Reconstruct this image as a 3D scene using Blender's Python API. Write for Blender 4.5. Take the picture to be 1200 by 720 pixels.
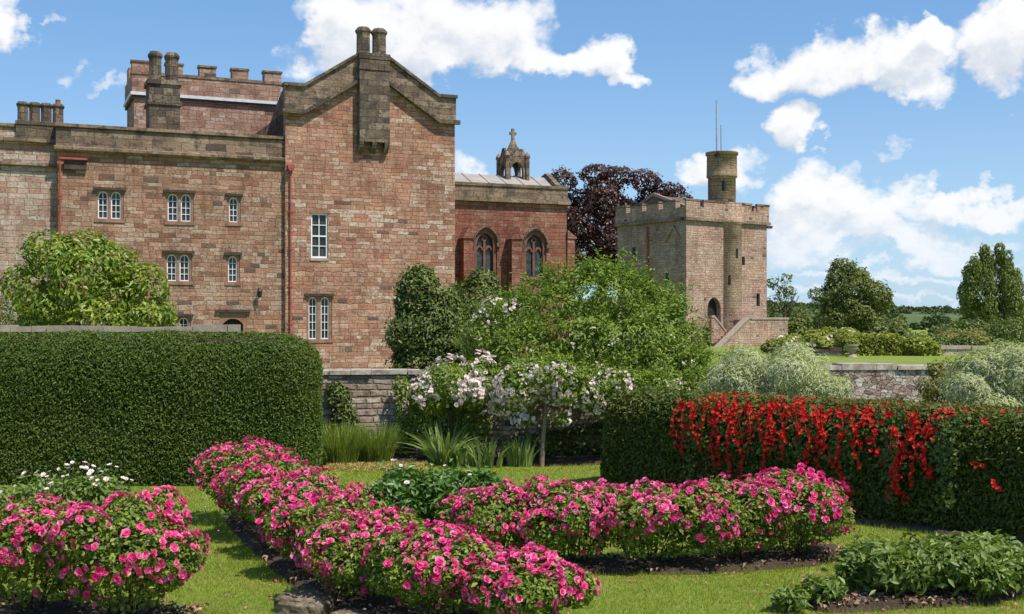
import bpy, math, random
import numpy as np
from mathutils import Vector, Matrix, Euler

for o in list(bpy.data.objects): bpy.data.objects.remove(o)
SC = bpy.context.scene
COL = SC.collection
R = math.radians
EYE = 3.1
F = 1400.0
HOR = 375.0

# ------------------------------------------------------------------ camera
cd = bpy.data.cameras.new('camera'); cam = bpy.data.objects.new('camera', cd); COL.objects.link(cam)
cam.location = (0, 0, EYE); cam.rotation_euler = (R(90), 0, 0)
cd.sensor_width = 36; cd.lens = 36*F/1200; cd.shift_y = (HOR-360)/1200
cd.clip_start = 0.1; cd.clip_end = 20000
SC.camera = cam

# ------------------------------------------------------------------ node helper
class NT:
    def __init__(s, tree):
        s.t = tree; s.n = tree.nodes; s.l = tree.links
    def new(s, typ, **kw):
        n = s.n.new(typ)
        for k, v in kw.items(): setattr(n, k, v)
        return n
    def put(s, inp, v):
        if v is None: return
        if isinstance(v, bpy.types.NodeSocket): s.l.new(v, inp)
        else:
            if isinstance(v, (tuple, list)) and inp.type == 'RGBA' and len(v) == 3: v = (*v, 1)
            inp.default_value = v
    def m(s, op, a, b=None, c=None, clamp=False):
        n = s.new('ShaderNodeMath', operation=op, use_clamp=clamp)
        for i, v in enumerate((a, b, c)): s.put(n.inputs[i], v)
        return n.outputs[0]
    def mix(s, f, a, b, blend='MIX'):
        n = s.new('ShaderNodeMix', data_type='RGBA', blend_type=blend)
        s.put(n.inputs[0], f); s.put(n.inputs[6], a); s.put(n.inputs[7], b)
        return n.outputs[2]
    def noise(s, vec, scale, detail=3, rough=.55, dim='3D', dist=0):
        n = s.new('ShaderNodeTexNoise', noise_dimensions=dim)
        s.put(n.inputs['Vector'], vec); s.put(n.inputs['Scale'], scale)
        n.inputs['Detail'].default_value = detail; n.inputs['Roughness'].default_value = rough
        n.inputs['Distortion'].default_value = dist
        return n.outputs[0]
    def ramp(s, f, stops, interp='LINEAR'):
        n = s.new('ShaderNodeValToRGB'); r = n.color_ramp; r.interpolation = interp
        while len(r.elements) < len(stops): r.elements.new(.5)
        for e, (p, c) in zip(r.elements, stops):
            e.position = p; e.color = (*c, 1) if len(c) == 3 else c
        s.put(n.inputs[0], f)
        return n.outputs[0]
    def step(s, x, lo, hi):
        n = s.new('ShaderNodeMapRange', interpolation_type='SMOOTHSTEP')
        s.put(n.inputs[0], x); s.put(n.inputs[1], lo); s.put(n.inputs[2], hi)
        return n.outputs[0]
    def xyz(s, x, y, z):
        n = s.new('ShaderNodeCombineXYZ')
        for i, v in enumerate((x, y, z)): s.put(n.inputs[i], v)
        return n.outputs[0]
    def sep(s, v):
        n = s.new('ShaderNodeSeparateXYZ'); s.put(n.inputs[0], v); return n.outputs
    def white(s, vec):
        n = s.new('ShaderNodeTexWhiteNoise', noise_dimensions='3D'); s.put(n.inputs[0], vec); return n.outputs

# ------------------------------------------------------------------ world: sky with cumulus clouds
SUN_AZ, SUN_EL = 131.0, 59.0       # azimuth clockwise from +Y
W = bpy.data.worlds.new('World'); SC.world = W; W.use_nodes = True
W.cycles.sampling_method = 'MANUAL'; W.cycles.sample_map_resolution = 256
w = NT(W.node_tree); w.n.clear()
sky = w.new('ShaderNodeTexSky', sky_type='NISHITA'); sky.sun_disc = False
sky.sun_elevation = R(SUN_EL); sky.sun_rotation = R(SUN_AZ)
sky.air_density = 1.0; sky.dust_density = .6; sky.ozone_density = 3.0
# puffs of cloud in azimuth / elevation degrees
def ae(px, py):
    a = math.atan((px-600)/F); return a, math.atan((HOR-py)/F*math.cos(a))
PUFFS = [  # x y rx ry weight (photo pixels turned into sky angles)
 (8,35,36,38,1),(92,88,20,10,.42),(150,103,16,10,.42),(72,36,12,7,.35),
 (420,25,75,55,1),(520,20,90,60,1.1),(600,30,60,50,1),(535,70,130,30,1),(660,70,62,24,1),(708,68,26,28,.9),(716,94,16,10,.6),(400,52,62,34,.9),
 (553,200,32,18,.7),
 (930,72,50,36,.95),(890,88,42,22,.8),(985,70,55,40,1),(1050,62,50,40,1),(1095,52,26,34,.9),(1085,92,34,18,.8),
 (1165,48,46,42,1),(1190,70,40,36,1),(1200,30,40,30,.9),
 (930,148,32,22,1),(940,172,26,20,.9),(955,160,20,16,.8),
 (820,202,40,20,.8),(862,206,40,24,.85),(1050,187,18,6,.4),(1075,40,30,26,.9),
 (960,232,50,34,1),(925,255,40,30,.9),(1010,250,52,26,.95),(1000,278,110,16,.8),
 (1100,245,42,22,.85),(1140,240,40,24,.95),(1185,250,40,18,.85),(1100,288,100,12,.62),
 (930,295,70,18,.75),(1000,322,110,8,.62),(1120,322,90,7,.58),(960,346,130,5,.5),(1120,350,110,5,.5),(1060,300,60,9,.6),
 (1280,120,60,40,1),(1330,240,90,30,1),(-120,200,90,40,1),(-60,300,120,16,.7),(1420,60,70,50,1),(-260,80,90,50,1)]
g = bpy.data.node_groups.new('cloud_density', 'ShaderNodeTree')
g.interface.new_socket('A', in_out='INPUT', socket_type='NodeSocketFloat')
g.interface.new_socket('E', in_out='INPUT', socket_type='NodeSocketFloat')
g.interface.new_socket('D', in_out='OUTPUT', socket_type='NodeSocketFloat')
q = NT(g); gi = q.new('NodeGroupInput'); go = q.new('NodeGroupOutput')
vec = q.xyz(gi.outputs[0], q.m('MULTIPLY', gi.outputs[1], 1.15), 0.37)
def vmath(op, a_, b_=None, c_=None):
    n = q.new('ShaderNodeVectorMath', operation=op)
    for i_, v_ in enumerate((a_, b_, c_)):
        if v_ is not None: q.put(n.inputs[i_], v_)
    return n
wn = q.new('ShaderNodeTexNoise'); q.put(wn.inputs['Vector'], vec); wn.inputs['Scale'].default_value = 16; wn.inputs['Detail'].default_value = 7; wn.inputs['Roughness'].default_value = .58
wv = vmath('MULTIPLY_ADD', wn.outputs[1], (.135, .105, 0), (-.0675, -.0525, 0)).outputs[0]
pv = vmath('ADD', q.xyz(gi.outputs[0], gi.outputs[1], 0), wv).outputs[0]
inv = None                                       # product of (1 - puff)
for px, py, rx, ry, wt in PUFFS:
    a0, e0 = ae(px, py); ka = F/(rx*1.14); ke = F/(ry*1.14)
    t1 = vmath('MULTIPLY_ADD', pv, (ka, ke, 0), (-a0*ka, -e0*ke, 0)).outputs[0]
    r2 = vmath('DOT_PRODUCT', t1, t1).outputs['Value']
    v = q.m('MULTIPLY_ADD', r2, wt, 1-min(wt, .97), clamp=True)
    inv = v if inv is None else q.m('MULTIPLY', inv, v)
acc = q.m('SUBTRACT', 1, inv)
n1 = q.noise(vec, 34, 7, .62)
d2 = q.m('MULTIPLY', q.m('MULTIPLY_ADD', q.m('SUBTRACT', n1, .5), 1.0, acc), q.step(acc, 0.0, .2))
q.l.new(d2, go.inputs[0])
tc = w.new('ShaderNodeTexCoord'); sx, sy, sz = w.sep(tc.outputs['Generated'])
az = w.m('ARCTAN2', sx, sy); el = w.m('ARCSINE', sz)
def dn(a, e):
    n = w.new('ShaderNodeGroup'); n.node_tree = g; w.put(n.inputs[0], a); w.put(n.inputs[1], e); return n.outputs[0]
d0 = dn(az, el); d1 = dn(w.m('ADD', az, .006), w.m('ADD', el, .016))
alpha = w.step(d0, .05, .85)
shade = w.step(w.m('ADD', w.m('MULTIPLY', d1, .7), w.m('MULTIPLY', w.m('SUBTRACT', d1, d0), .8)), .1, 1.15)
cc = w.ramp(shade, [(0, (8.7, 8.7, 8.7)), (.35, (8.2, 8.25, 8.4)), (.7, (6.9, 7.2, 7.7)), (1, (6.0, 6.4, 7.0))])
low = w.step(el, .11, .0)
cc = w.mix(w.m('MULTIPLY', low, .6), cc, (5.6, 6.9, 8.5))
hz = w.mix(w.m('ADD', .42, w.m('MULTIPLY', w.step(el, .30, -.02), .2)), w.mix(1, sky.outputs[0], (.95, 1.1, 1.2), 'MULTIPLY'), w.mix(w.step(el, .28, .0), (1.75, 4.0, 7.6), (4.6, 6.6, 8.8)))
skyc = w.mix(w.m('MULTIPLY', alpha, .97), hz, cc)
bg = w.new('ShaderNodeBackground'); w.put(bg.inputs[0], skyc); bg.inputs[1].default_value = .1
wo = w.new('ShaderNodeOutputWorld'); w.l.new(bg.outputs[0], wo.inputs[0])

# ------------------------------------------------------------------ sun and exposure
sl = bpy.data.lights.new('sun', 'SUN'); sl.energy = 4.8; sl.angle = R(.53); sl.color = (1, .94, .84)
sun = bpy.data.objects.new('sun', sl); COL.objects.link(sun)
sdir = Vector((math.sin(R(SUN_AZ))*math.cos(R(SUN_EL)), math.cos(R(SUN_AZ))*math.cos(R(SUN_EL)), math.sin(R(SUN_EL))))
sun.rotation_euler = sdir.to_track_quat('Z', 'Y').to_euler()
SC.view_settings.view_transform = 'Standard'; SC.view_settings.look = 'None'
SC.view_settings.exposure = .22; SC.view_settings.gamma = 1; SC.view_settings.use_curve_mapping = False
SC.cycles.max_bounces = 6; SC.cycles.diffuse_bounces = 3; SC.cycles.transparent_max_bounces = 4

# ------------------------------------------------------------------ objects
def tag(o, label=None, cat=None, group=None, kind=None):
    if label: o['label'] = label
    if cat: o['category'] = cat
    if group: o['group'] = group
    if kind: o['kind'] = kind
    return o
def empty(name, loc=(0, 0, 0), rz=0, label=None, cat=None, group=None):
    o = bpy.data.objects.new(name, None); COL.objects.link(o)
    o.location = loc; o.rotation_euler = (0, 0, rz); o.empty_display_size = .3
    return tag(o, label, cat, group)
def link(name, me, mats, parent=None, loc=(0, 0, 0), rot=None):
    o = bpy.data.objects.new(name, me); COL.objects.link(o); o.location = loc
    if rot: o.rotation_euler = rot
    if parent: o.parent = parent
    for m_ in (mats if isinstance(mats, (list, tuple)) else [mats]):
        if m_ is not None and m_.name not in [x.name for x in me.materials if x]: me.materials.append(m_)
    return o
class MB:
    """collects boxes, prisms and tubes of ONE part and links them as one mesh"""
    def __init__(s): s.v = []; s.f = []; s.sm = []
    def add(s, vs, fs, smooth=False):
        b = len(s.v); s.v += [tuple(p) for p in vs]
        for f in fs: s.f.append([b+i for i in f]); s.sm.append(smooth)
        return s
    def box(s, x0, x1, y0, y1, z0, z1):
        v = [(x, y, z) for z in (z0, z1) for y in (y0, y1) for x in (x0, x1)]
        return s.add(v, [(0, 2, 3, 1), (4, 5, 7, 6), (0, 1, 5, 4), (2, 6, 7, 3), (0, 4, 6, 2), (1, 3, 7, 5)])
    def prism(s, poly, y0, y1):
        """polygon in (x, z), counter clockwise seen from -y, extruded from y0 to y1"""
        n = len(poly)
        a = sum(poly[i][0]*poly[(i+1) % n][1]-poly[(i+1) % n][0]*poly[i][1] for i in range(n))
        if a < 0: poly = poly[::-1]
        v = [(x, y0, z) for x, z in poly]+[(x, y1, z) for x, z in poly]
        fs = [list(range(n)), list(range(2*n-1, n-1, -1))]
        fs += [(i, n+i, n+(i+1) % n, (i+1) % n) for i in range(n)]
        return s.add(v, fs)
    def prism_x(s, poly, x0, x1):
        """polygon in (y, z) extruded along x"""
        n = len(poly)
        a = sum(poly[i][0]*poly[(i+1) % n][1]-poly[(i+1) % n][0]*poly[i][1] for i in range(n))
        if a < 0: poly = poly[::-1]
        v = [(x1, y, z) for y, z in poly]+[(x0, y, z) for y, z in poly]
        fs = [list(range(n)), list(range(2*n-1, n-1, -1))]
        fs += [(i, n+i, n+(i+1) % n, (i+1) % n) for i in range(n)]
        return s.add(v, fs)
    def lathe(s, cx, cy, prof, n=20, smooth=True, a0=0, a1=360, cap=True):
        full = abs(a1-a0) >= 360
        m_ = n if full else n+1
        v = []
        for r, z in prof:
            for i in range(m_):
                a = R(a0+(a1-a0)*i/n); v.append((cx+r*math.cos(a), cy+r*math.sin(a), z))
        fs = []
        for j in range(len(prof)-1):
            for i in range(n):
                i2 = (i+1) % m_; fs.append((j*m_+i, j*m_+i2, (j+1)*m_+i2, (j+1)*m_+i))
        s.add(v, fs, smooth)
        if cap:
            s.add(v[-m_:], [list(range(m_))]); s.add(v[:m_], [list(range(m_-1, -1, -1))])
        return s
    def tube(s, pts, rad, n=8, smooth=True):
        pts = [Vector(p) for p in pts]
        if not isinstance(rad, (list, tuple)): rad = [rad]*len(pts)
        vs = []; fs = []
        up = None
        for i, p in enumerate(pts):
            t = (pts[min(i+1, len(pts)-1)]-pts[max(i-1, 0)]).normalized()
            if up is None: up = t.orthogonal().normalized()
            up = (up-t*up.dot(t)).normalized(); bb = t.cross(up)
            for k in range(n):
                a = 2*math.pi*k/n; vs.append(p+(up*math.cos(a)+bb*math.sin(a))*rad[i])
        for i in range(len(pts)-1):
            for k in range(n):
                k2 = (k+1) % n; fs.append((i*n+k, i*n+k2, (i+1)*n+k2, (i+1)*n+k))
        s.add(vs, fs, smooth)
        s.add(vs[-n:], [list(range(n))]); s.add(vs[:n], [list(range(n-1, -1, -1))])
        return s
    def mesh(s, name):
        me = bpy.data.meshes.new(name); me.from_pydata(s.v, [], s.f)
        me.polygons.foreach_set('use_smooth', s.sm)
        uv = me.uv_layers.new(name='wall')
        nl = len(me.loops)
        co = np.empty(len(me.vertices)*3); me.vertices.foreach_get('co', co); co = co.reshape(-1, 3)
        vi = np.empty(nl, int); me.loops.foreach_get('vertex_index', vi)
        npoly = len(me.polygons); nr = np.empty(npoly*3); me.polygons.foreach_get('normal', nr); nr = np.abs(nr.reshape(-1, 3))
        lt = np.empty(npoly, int); me.polygons.foreach_get('loop_total', lt)
        nr = np.repeat(nr, lt, axis=0); P = co[vi]
        u = np.where(nr[:, 0] > nr[:, 1], P[:, 1], P[:, 0]); v = P[:, 2].copy()
        flat = (nr[:, 2] > .8); u = np.where(flat, P[:, 0], u); v = np.where(flat, P[:, 1], v)
        uv.data.foreach_set('uv', np.stack([u, v], 1).ravel())
        me.update()
        return me
    def build(s, name, mat, parent=None, loc=(0, 0, 0), rz=0):
        return link(name, s.mesh(name), mat, parent, loc, (0, 0, rz) if rz else None)

# ------------------------------------------------------------------ materials
def newmat(name):
    m_ = bpy.data.materials.new(name); m_.use_nodes = True
    t = NT(m_.node_tree); t.n.clear()
    out = t.new('ShaderNodeOutputMaterial'); p = t.new('ShaderNodeBsdfPrincipled'); t.l.new(p.outputs[0], out.inputs[0])
    p.inputs['Roughness'].default_value = .85; p.inputs['Specular IOR Level'].default_value = .25
    return m_, t, p, out
def bump(t, p, h, dist=.02, strength=.8):
    b = t.new('ShaderNodeBump'); b.inputs['Strength'].default_value = strength; b.inputs['Distance'].default_value = dist
    t.put(b.inputs['Height'], h); t.l.new(b.outputs[0], p.inputs['Normal'])
def ashlar(name, cols, course=.27, length=.55, dark=.03, darkcol=(.05, .042, .038), pale=(.5, .42, .33), pale_amt=.5, mortar=(.36, .29, .22),
           blotch=None, blotch_amt=0, seed=0, joint=.02, pale_scale=.35):
    m_, t, p, out = newmat(name)
    uvn = t.new('ShaderNodeUVMap'); uvn.uv_map = 'wall'
    u, v, _ = t.sep(uvn.outputs[0])
    big = t.xyz(u, v, seed*3.1)
    # courses of slightly unequal height, blocks of unequal length
    vv = t.m('ADD', v, t.m('MULTIPLY', t.m('SUBTRACT', t.noise(t.xyz(0, t.m('MULTIPLY', v, 1.0), seed), 1.3, 1), .5), .45))
    vv = t.m('ADD', vv, t.m('MULTIPLY', t.m('SUBTRACT', t.noise(big, 1.6, 3), .5), .13))
    vs = t.m('DIVIDE', vv, course); row = t.m('FLOOR', vs); fv = t.m('FRACT', vs)
    wr = t.white(t.xyz(row, seed, 3.3))[0]; wr2 = t.white(t.xyz(row, seed, 9.1))[0]
    ln = t.m('MULTIPLY', t.m('ADD', .55, t.m('MULTIPLY', wr, 1.3)), length)
    us = t.m('ADD', t.m('DIVIDE', u, ln), t.m('MULTIPLY', wr2, 7.7))
    us = t.m('ADD', us, t.m('MULTIPLY', t.m('SUBTRACT', t.noise(t.xyz(us, row, seed), 1.1, 1), .5), .7))
    col = t.m('FLOOR', us); fu = t.m('FRACT', us)
    rnd = t.white(t.xyz(col, row, seed+.5)); r1 = rnd[0]
    r2 = t.white(t.xyz(col, row, seed+5.5))[0]; r3 = t.white(t.xyz(col, row, seed+8.5))[0]
    n = len(cols); c = t.ramp(r1, [(i/max(n-1, 1), k) for i, k in enumerate(cols)])
    fine = t.noise(big, 9, 5, .65); tone = t.noise(big, .8, 3)
    c = t.mix(1, c, t.ramp(fine, [(.25, (.6, .57, .55)), (.75, (1.32, 1.30, 1.27))]), 'MULTIPLY')
    c = t.mix(.8, c, t.ramp(tone, [(.3, (.66, .62, .6)), (.7, (1.28, 1.28, 1.28))]), 'MULTIPLY')
    # pale weathered patches gather where the large noise is high
    pm = t.step(t.m('ADD', t.noise(big, pale_scale, 3, .6), t.m('MULTIPLY', t.m('SUBTRACT', r3, .5), .45)), .52, .78)
    c = t.mix(t.m('MULTIPLY', pm, t.m('MULTIPLY', t.step(fine, .3, .65), pale_amt)), c, pale)
    stk = t.noise(t.xyz(t.m('MULTIPLY', u, 2.6), t.m('MULTIPLY', v, .16), seed+2), 1.6, 4, .65); c = t.mix(t.m('MULTIPLY', t.step(stk, .5, .68), .42), c, t.mix(1, c, (.42, .38, .36), 'MULTIPLY'))
    c = t.mix(t.m('MULTIPLY', t.m('GREATER_THAN', r2, 1-dark), t.m('ADD', .3, t.m('MULTIPLY', r3, .55))), c, darkcol)
    if blotch: c = t.mix(t.m('MULTIPLY', t.step(t.noise(big, 1.9, 5, .7), .5, .62), blotch_amt), c, blotch)
    eu = t.m('MULTIPLY', t.m('MINIMUM', fu, t.m('SUBTRACT', 1, fu)), ln); ev = t.m('MULTIPLY', t.m('MINIMUM', fv, t.m('SUBTRACT', 1, fv)), course)
    e = t.m('MINIMUM', eu, ev)
    jm = t.m('SUBTRACT', 1, t.step(t.m('ADD', e, t.m('MULTIPLY', t.m('SUBTRACT', fine, .5), .02)), joint*.25, joint))
    c = t.mix(t.m('MULTIPLY', jm, .42), c, mortar)
    sp = t.step(t.noise(big, 15, 4, .7), .6, .72); c = t.mix(t.m('MULTIPLY', sp, .4), c, pale)
    sd = t.step(t.noise(t.xyz(u, t.m('MULTIPLY', v, 2.2), seed+7), 6, 5, .7), .6, .74); c = t.mix(t.m('MULTIPLY', sd, .5), c, darkcol)
    t.l.new(c, p.inputs['Base Color']); p.inputs['Roughness'].default_value = .92
    h = t.m('ADD', t.m('MULTIPLY', jm, -.6), t.m('ADD', t.m('MULTIPLY', fine, .7), t.m('MULTIPLY', r3, .9)))
    bump(t, p, h, .06, 1)
    return m_
def rubble(name, cols, joint_col, scale=4.0, pale=(.55, .5, .43), flat=1.7):
    m_, t, p, out = newmat(name)
    uvn = t.new('ShaderNodeUVMap'); uvn.uv_map = 'wall'; u, v, _ = t.sep(uvn.outputs[0])
    vec = t.xyz(u, t.m('MULTIPLY', v, flat), 0)
    wv = t.new('ShaderNodeVectorMath', operation='ADD'); t.put(wv.inputs[0], vec)
    nz = t.new('ShaderNodeTexNoise'); t.put(nz.inputs['Vector'], vec); nz.inputs['Scale'].default_value = 5
    sc = t.new('ShaderNodeVectorMath', operation='SCALE'); t.put(sc.inputs[0], nz.outputs[1]); sc.inputs['Scale'].default_value = .22
    t.l.new(sc.outputs[0], wv.inputs[1])
    vo = t.new('ShaderNodeTexVoronoi', voronoi_dimensions='2D'); t.put(vo.inputs['Vector'], wv.outputs[0]); vo.inputs['Scale'].default_value = scale
    ve = t.new('ShaderNodeTexVoronoi', voronoi_dimensions='2D', feature='DISTANCE_TO_EDGE'); t.put(ve.inputs['Vector'], wv.outputs[0]); ve.inputs['Scale'].default_value = scale
    r = t.sep(vo.outputs['Color'])
    n = len(cols); c = t.ramp(r[0], [(i/(n-1), k) for i, k in enumerate(cols)])
    fine = t.noise(vec, 13, 5, .65)
    c = t.mix(1, c, t.ramp(fine, [(.25, (.6, .6, .6)), (.75, (1.3, 1.3, 1.3))]), 'MULTIPLY')
    c = t.mix(t.m('MULTIPLY', t.step(t.noise(vec, 1.6, 4, .65), .5, .66), .6), c, pale)
    jm = t.m('SUBTRACT', 1, t.step(t.m('ADD', ve.outputs['Distance'], t.m('MULTIPLY', t.m('SUBTRACT', fine, .5), .16)), .0, .085))
    c = t.mix(t.m('MULTIPLY', jm, t.m('ADD', .2, t.m('MULTIPLY', t.noise(vec, 3.1, 3), .9), clamp=True)), c, joint_col)
    lich = t.step(t.noise(vec, 7, 5, .7), .57, .66); c = t.mix(t.m('MULTIPLY', lich, .55), c, pale)
    mos = t.step(t.noise(vec, 2.2, 5, .7), .58, .7); c = t.mix(t.m('MULTIPLY', mos, .5), c, (.10, .095, .05))
    t.l.new(c, p.inputs['Base Color']); p.inputs['Roughness'].default_value = .95
    bump(t, p, t.m('ADD', t.m('MULTIPLY', jm, -1.2), fine), .05, 1)
    return m_
def plain(name, c, rough=.6, var=.25, scale=6, spec=.3, metal=0, c2=None, bmp=.004):
    m_, t, p, out = newmat(name)
    tc = t.new('ShaderNodeTexCoord'); n = t.noise(tc.outputs['Object'], scale, 5, .6)
    c2 = c2 or tuple(x*(1-var*1.6) for x in c)
    t.l.new(t.ramp(n, [(.3, c2), (.7, c)]), p.inputs['Base Color'])
    p.inputs['Roughness'].default_value = rough; p.inputs['Specular IOR Level'].default_value = spec; p.inputs['Metallic'].default_value = metal
    if bmp: bump(t, p, n, bmp, .6)
    return m_
def leafmat(name, cols, trans=.3, rough=.55, spec=.35, patch=None, patch_scale=.8, tr_col=None, gain=(1.75, 1.55, 1.25)):
    """leaves: every leaf its own tint (random per island), translucent blade"""
    m_, t, p, out = newmat(name)
    cols = [tuple(min(x*k, .6) for x, k in zip(c_, gain)) for c_ in cols]
    if patch: patch = tuple(x*k for x, k in zip(patch, gain))
    geo = t.new('ShaderNodeNewGeometry')
    n = len(cols); c = t.ramp(geo.outputs['Random Per Island'], [(i/(n-1), k) for i, k in enumerate(cols)])
    if patch:
        tc = t.new('ShaderNodeTexCoord')
        c = t.mix(t.m('MULTIPLY', t.step(t.noise(tc.outputs['Object'], patch_scale, 3), .48, .68), .65), c, patch)
    t.l.new(c, p.inputs['Base Color']); p.inputs['Roughness'].default_value = rough; p.inputs['Specular IOR Level'].default_value = spec
    if trans:
        tr = t.new('ShaderNodeBsdfTranslucent'); t.l.new(t.mix(1, c, tr_col or (1.15, 1.25, .55), 'MULTIPLY'), tr.inputs[0])
        mx = t.new('ShaderNodeMixShader'); mx.inputs[0].default_value = trans
        t.l.new(p.outputs[0], mx.inputs[1]); t.l.new(tr.outputs[0], mx.inputs[2]); t.l.new(mx.outputs[0], out.inputs[0])
    return m_
def petalmat(name, cols, trans=.25):
    """petals: every bloom its own tint (object random), paler at some petals"""
    m_, t, p, out = newmat(name)
    oi = t.new('ShaderNodeObjectInfo'); geo = t.new('ShaderNodeNewGeometry')
    f = t.m('FRACT', t.m('ADD', oi.outputs['Random'], t.m('MULTIPLY', geo.outputs['Random Per Island'], .35)))
    n = len(cols); c = t.ramp(f, [(i/(n-1), k) for i, k in enumerate(cols)])
    t.l.new(c, p.inputs['Base Color']); p.inputs['Roughness'].default_value = .6; p.inputs['Specular IOR Level'].default_value = .2
    tr = t.new('ShaderNodeBsdfTranslucent'); t.l.new(c, tr.inputs[0]); mx = t.new('ShaderNodeMixShader'); mx.inputs[0].default_value = trans
    t.l.new(p.outputs[0], mx.inputs[1]); t.l.new(tr.outputs[0], mx.inputs[2]); t.l.new(mx.outputs[0], out.inputs[0])
    return m_

M = {}
M['wing'] = ashlar('wing_sandstone', [(.21, .105, .066), (.32, .175, .115), (.36, .22, .15), (.28, .14, .09), (.39, .265, .185), (.33, .18, .12)], .21, .44, .055, seed=1, pale=(.50, .41, .33), pale_amt=.75, mortar=(.33, .25, .19))
M['far_wing'] = ashlar('pale_weathered_sandstone', [(.33, .20, .145), (.42, .31, .24), (.34, .18, .125), (.46, .37, .30), (.38, .235, .17)], .26, .55, .01, seed=2, pale=(.5, .43, .36), pale_amt=.9, mortar=(.40, .33, .27))
M['gable'] = ashlar('red_sandstone', [(.30, .145, .095), (.41, .22, .148), (.35, .175, .115), (.46, .30, .21), (.32, .155, .105), (.39, .235, .165)], .205, .5, .012, seed=3, pale=(.58, .47, .38), pale_amt=.95, mortar=(.37, .25, .18), pale_scale=.28)
M['keep'] = ashlar('keep_sandstone', [(.26, .14, .10), (.36, .22, .16), (.30, .18, .13), (.40, .28, .21)], .27, .6, .02, seed=4, pale=(.5, .42, .35), pale_amt=.7)
M['chapel'] = ashlar('dark_red_sandstone', [(.20, .075, .05), (.27, .11, .075), (.23, .09, .06), (.30, .15, .105)], .2, .5, .012, seed=5, pale=(.4, .3, .23), pale_amt=.5, mortar=(.27, .16, .12))
M['tower'] = ashlar('tower_sandstone', [(.38, .24, .175), (.47, .33, .25), (.41, .265, .20), (.51, .385, .30), (.40, .215, .155)], .15, .3, .012, seed=6, pale=(.5, .43, .35), pale_amt=.6, mortar=(.43, .34, .27))
M['trim'] = ashlar('lichen_stone', [(.22, .155, .105), (.28, .205, .145), (.185, .13, .092), (.31, .235, .165)], .36, .8, .1, seed=7, pale=(.42, .36, .26), pale_amt=.5, blotch=(.055, .045, .038), blotch_amt=.75, mortar=(.2, .16, .12), joint=.014)
M['sooty'] = ashlar('sooty_stone', [(.11, .085, .065), (.17, .13, .095), (.09, .07, .055), (.22, .165, .115)], .38, .6, .1, seed=8, pale=(.36, .3, .22), pale_amt=.5, blotch=(.03, .027, .025), blotch_amt=.5, mortar=(.12, .1, .08))
M['turret'] = ashlar('ochre_turret_stone', [(.33, .235, .15), (.41, .305, .20), (.36, .25, .165), (.45, .34, .24)], .2, .4, .02, seed=9, pale=(.4, .33, .22), pale_amt=.5, mortar=(.28, .21, .14))
M['bay'] = ashlar('bay_stone', [(.38, .255, .175), (.46, .335, .24), (.41, .28, .195), (.49, .37, .28)], .15, .3, .012, seed=16, pale=(.5, .42, .32), pale_amt=.5, mortar=(.40, .31, .22))
M['dress'] = plain('dressed_red_stone', (.34, .19, .13), .9, .3, 3, .2)
M['chdress'] = plain('carved_red_stone', (.23, .105, .075), .9, .3, 3, .2)
M['sill'] = plain('pale_sill_stone', (.42, .34, .27), .9, .25, 4, .2)
M['darkstone'] = plain('dark_stone', (.10, .075, .06), .9, .4, 4, .2)
M['lead'] = plain('lead_flashing', (.62, .63, .64), .5, .15, 3, .4)
M['leadroof'] = plain('lead_roof', (.38, .345, .31), .7, .2, 1.2, .3)
M['slate'] = plain('stone_slate', (.20, .155, .12), .9, .4, 2.5, .2)
M['white'] = plain('white_paint', (.8, .79, .76), .5, .06, 5, .4, bmp=0)
M['redpaint'] = plain('red_pipe_paint', (.46, .10, .075), .7, .35, 2, .25)
M['door'] = plain('dark_door_timber', (.03, .026, .024), .7, .4, 8, .3)
M['iron'] = plain('dark_iron', (.02, .02, .02), .6, .3, 8, .4)
M['pole'] = plain('grey_pole_paint', (.45, .45, .45), .5, .2, 3, .4)
M['terracotta'] = plain('terracotta', (.45, .12, .06), .8, .3, 6, .2)
gm, gt, gp, _ = newmat('window_glass')
gtc = gt.new('ShaderNodeTexCoord'); gt.l.new(gt.ramp(gt.noise(gtc.outputs['Object'], 1.6, 3), [(.3, (.012, .014, .017)), (.7, (.05, .055, .06))]), gp.inputs['Base Color'])
gp.inputs['Roughness'].default_value = .08; gp.inputs['Specular IOR Level'].default_value = .35
bump(gt, gp, gt.noise(gtc.outputs['Object'], 3, 2), .01, .35); M['glass'] = gm
gm, gt, gp, _ = newmat('leaded_glass')
gtc = gt.new('ShaderNodeTexCoord'); gt.l.new(gt.ramp(gt.noise(gtc.outputs['Object'], 5, 3), [(.3, (.012, .016, .018)), (.7, (.07, .085, .09))]), gp.inputs['Base Color'])
gp.inputs['Roughness'].default_value = .25; bump(gt, gp, gt.noise(gtc.outputs['Object'], 8, 2), .01, .6); M['leaded'] = gm
# ================================================================== the castle
TH = math.atan2(.391, .92)
EX = Vector((math.cos(TH), math.sin(TH), 0)); EY = Vector((-math.sin(TH), math.cos(TH), 0))
O0 = Vector((-14.06, 60, 0))
class Plane:
    """a wall plane of the castle: photo pixel -> metres along the wall (u) and height (z)"""
    def __init__(s, o, ex, ey, w=0): s.o = o+ey*w; s.ex = ex
    def __call__(s, px, py):
        a = (px-600)/F
        # o + ex*u = k*(a,1)
        det = s.ex.x*(-1)-(-a)*s.ex.y
        u = (-s.o.x*(-1)-(-a)*(-s.o.y))/det
        k = s.o.y+s.ex.y*u
        return u, EYE+(HOR-py)/F*k
    def u(s, px): return s(px, 300)[0]
    def z(s, px, py): return s(px, py)[1]

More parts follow.
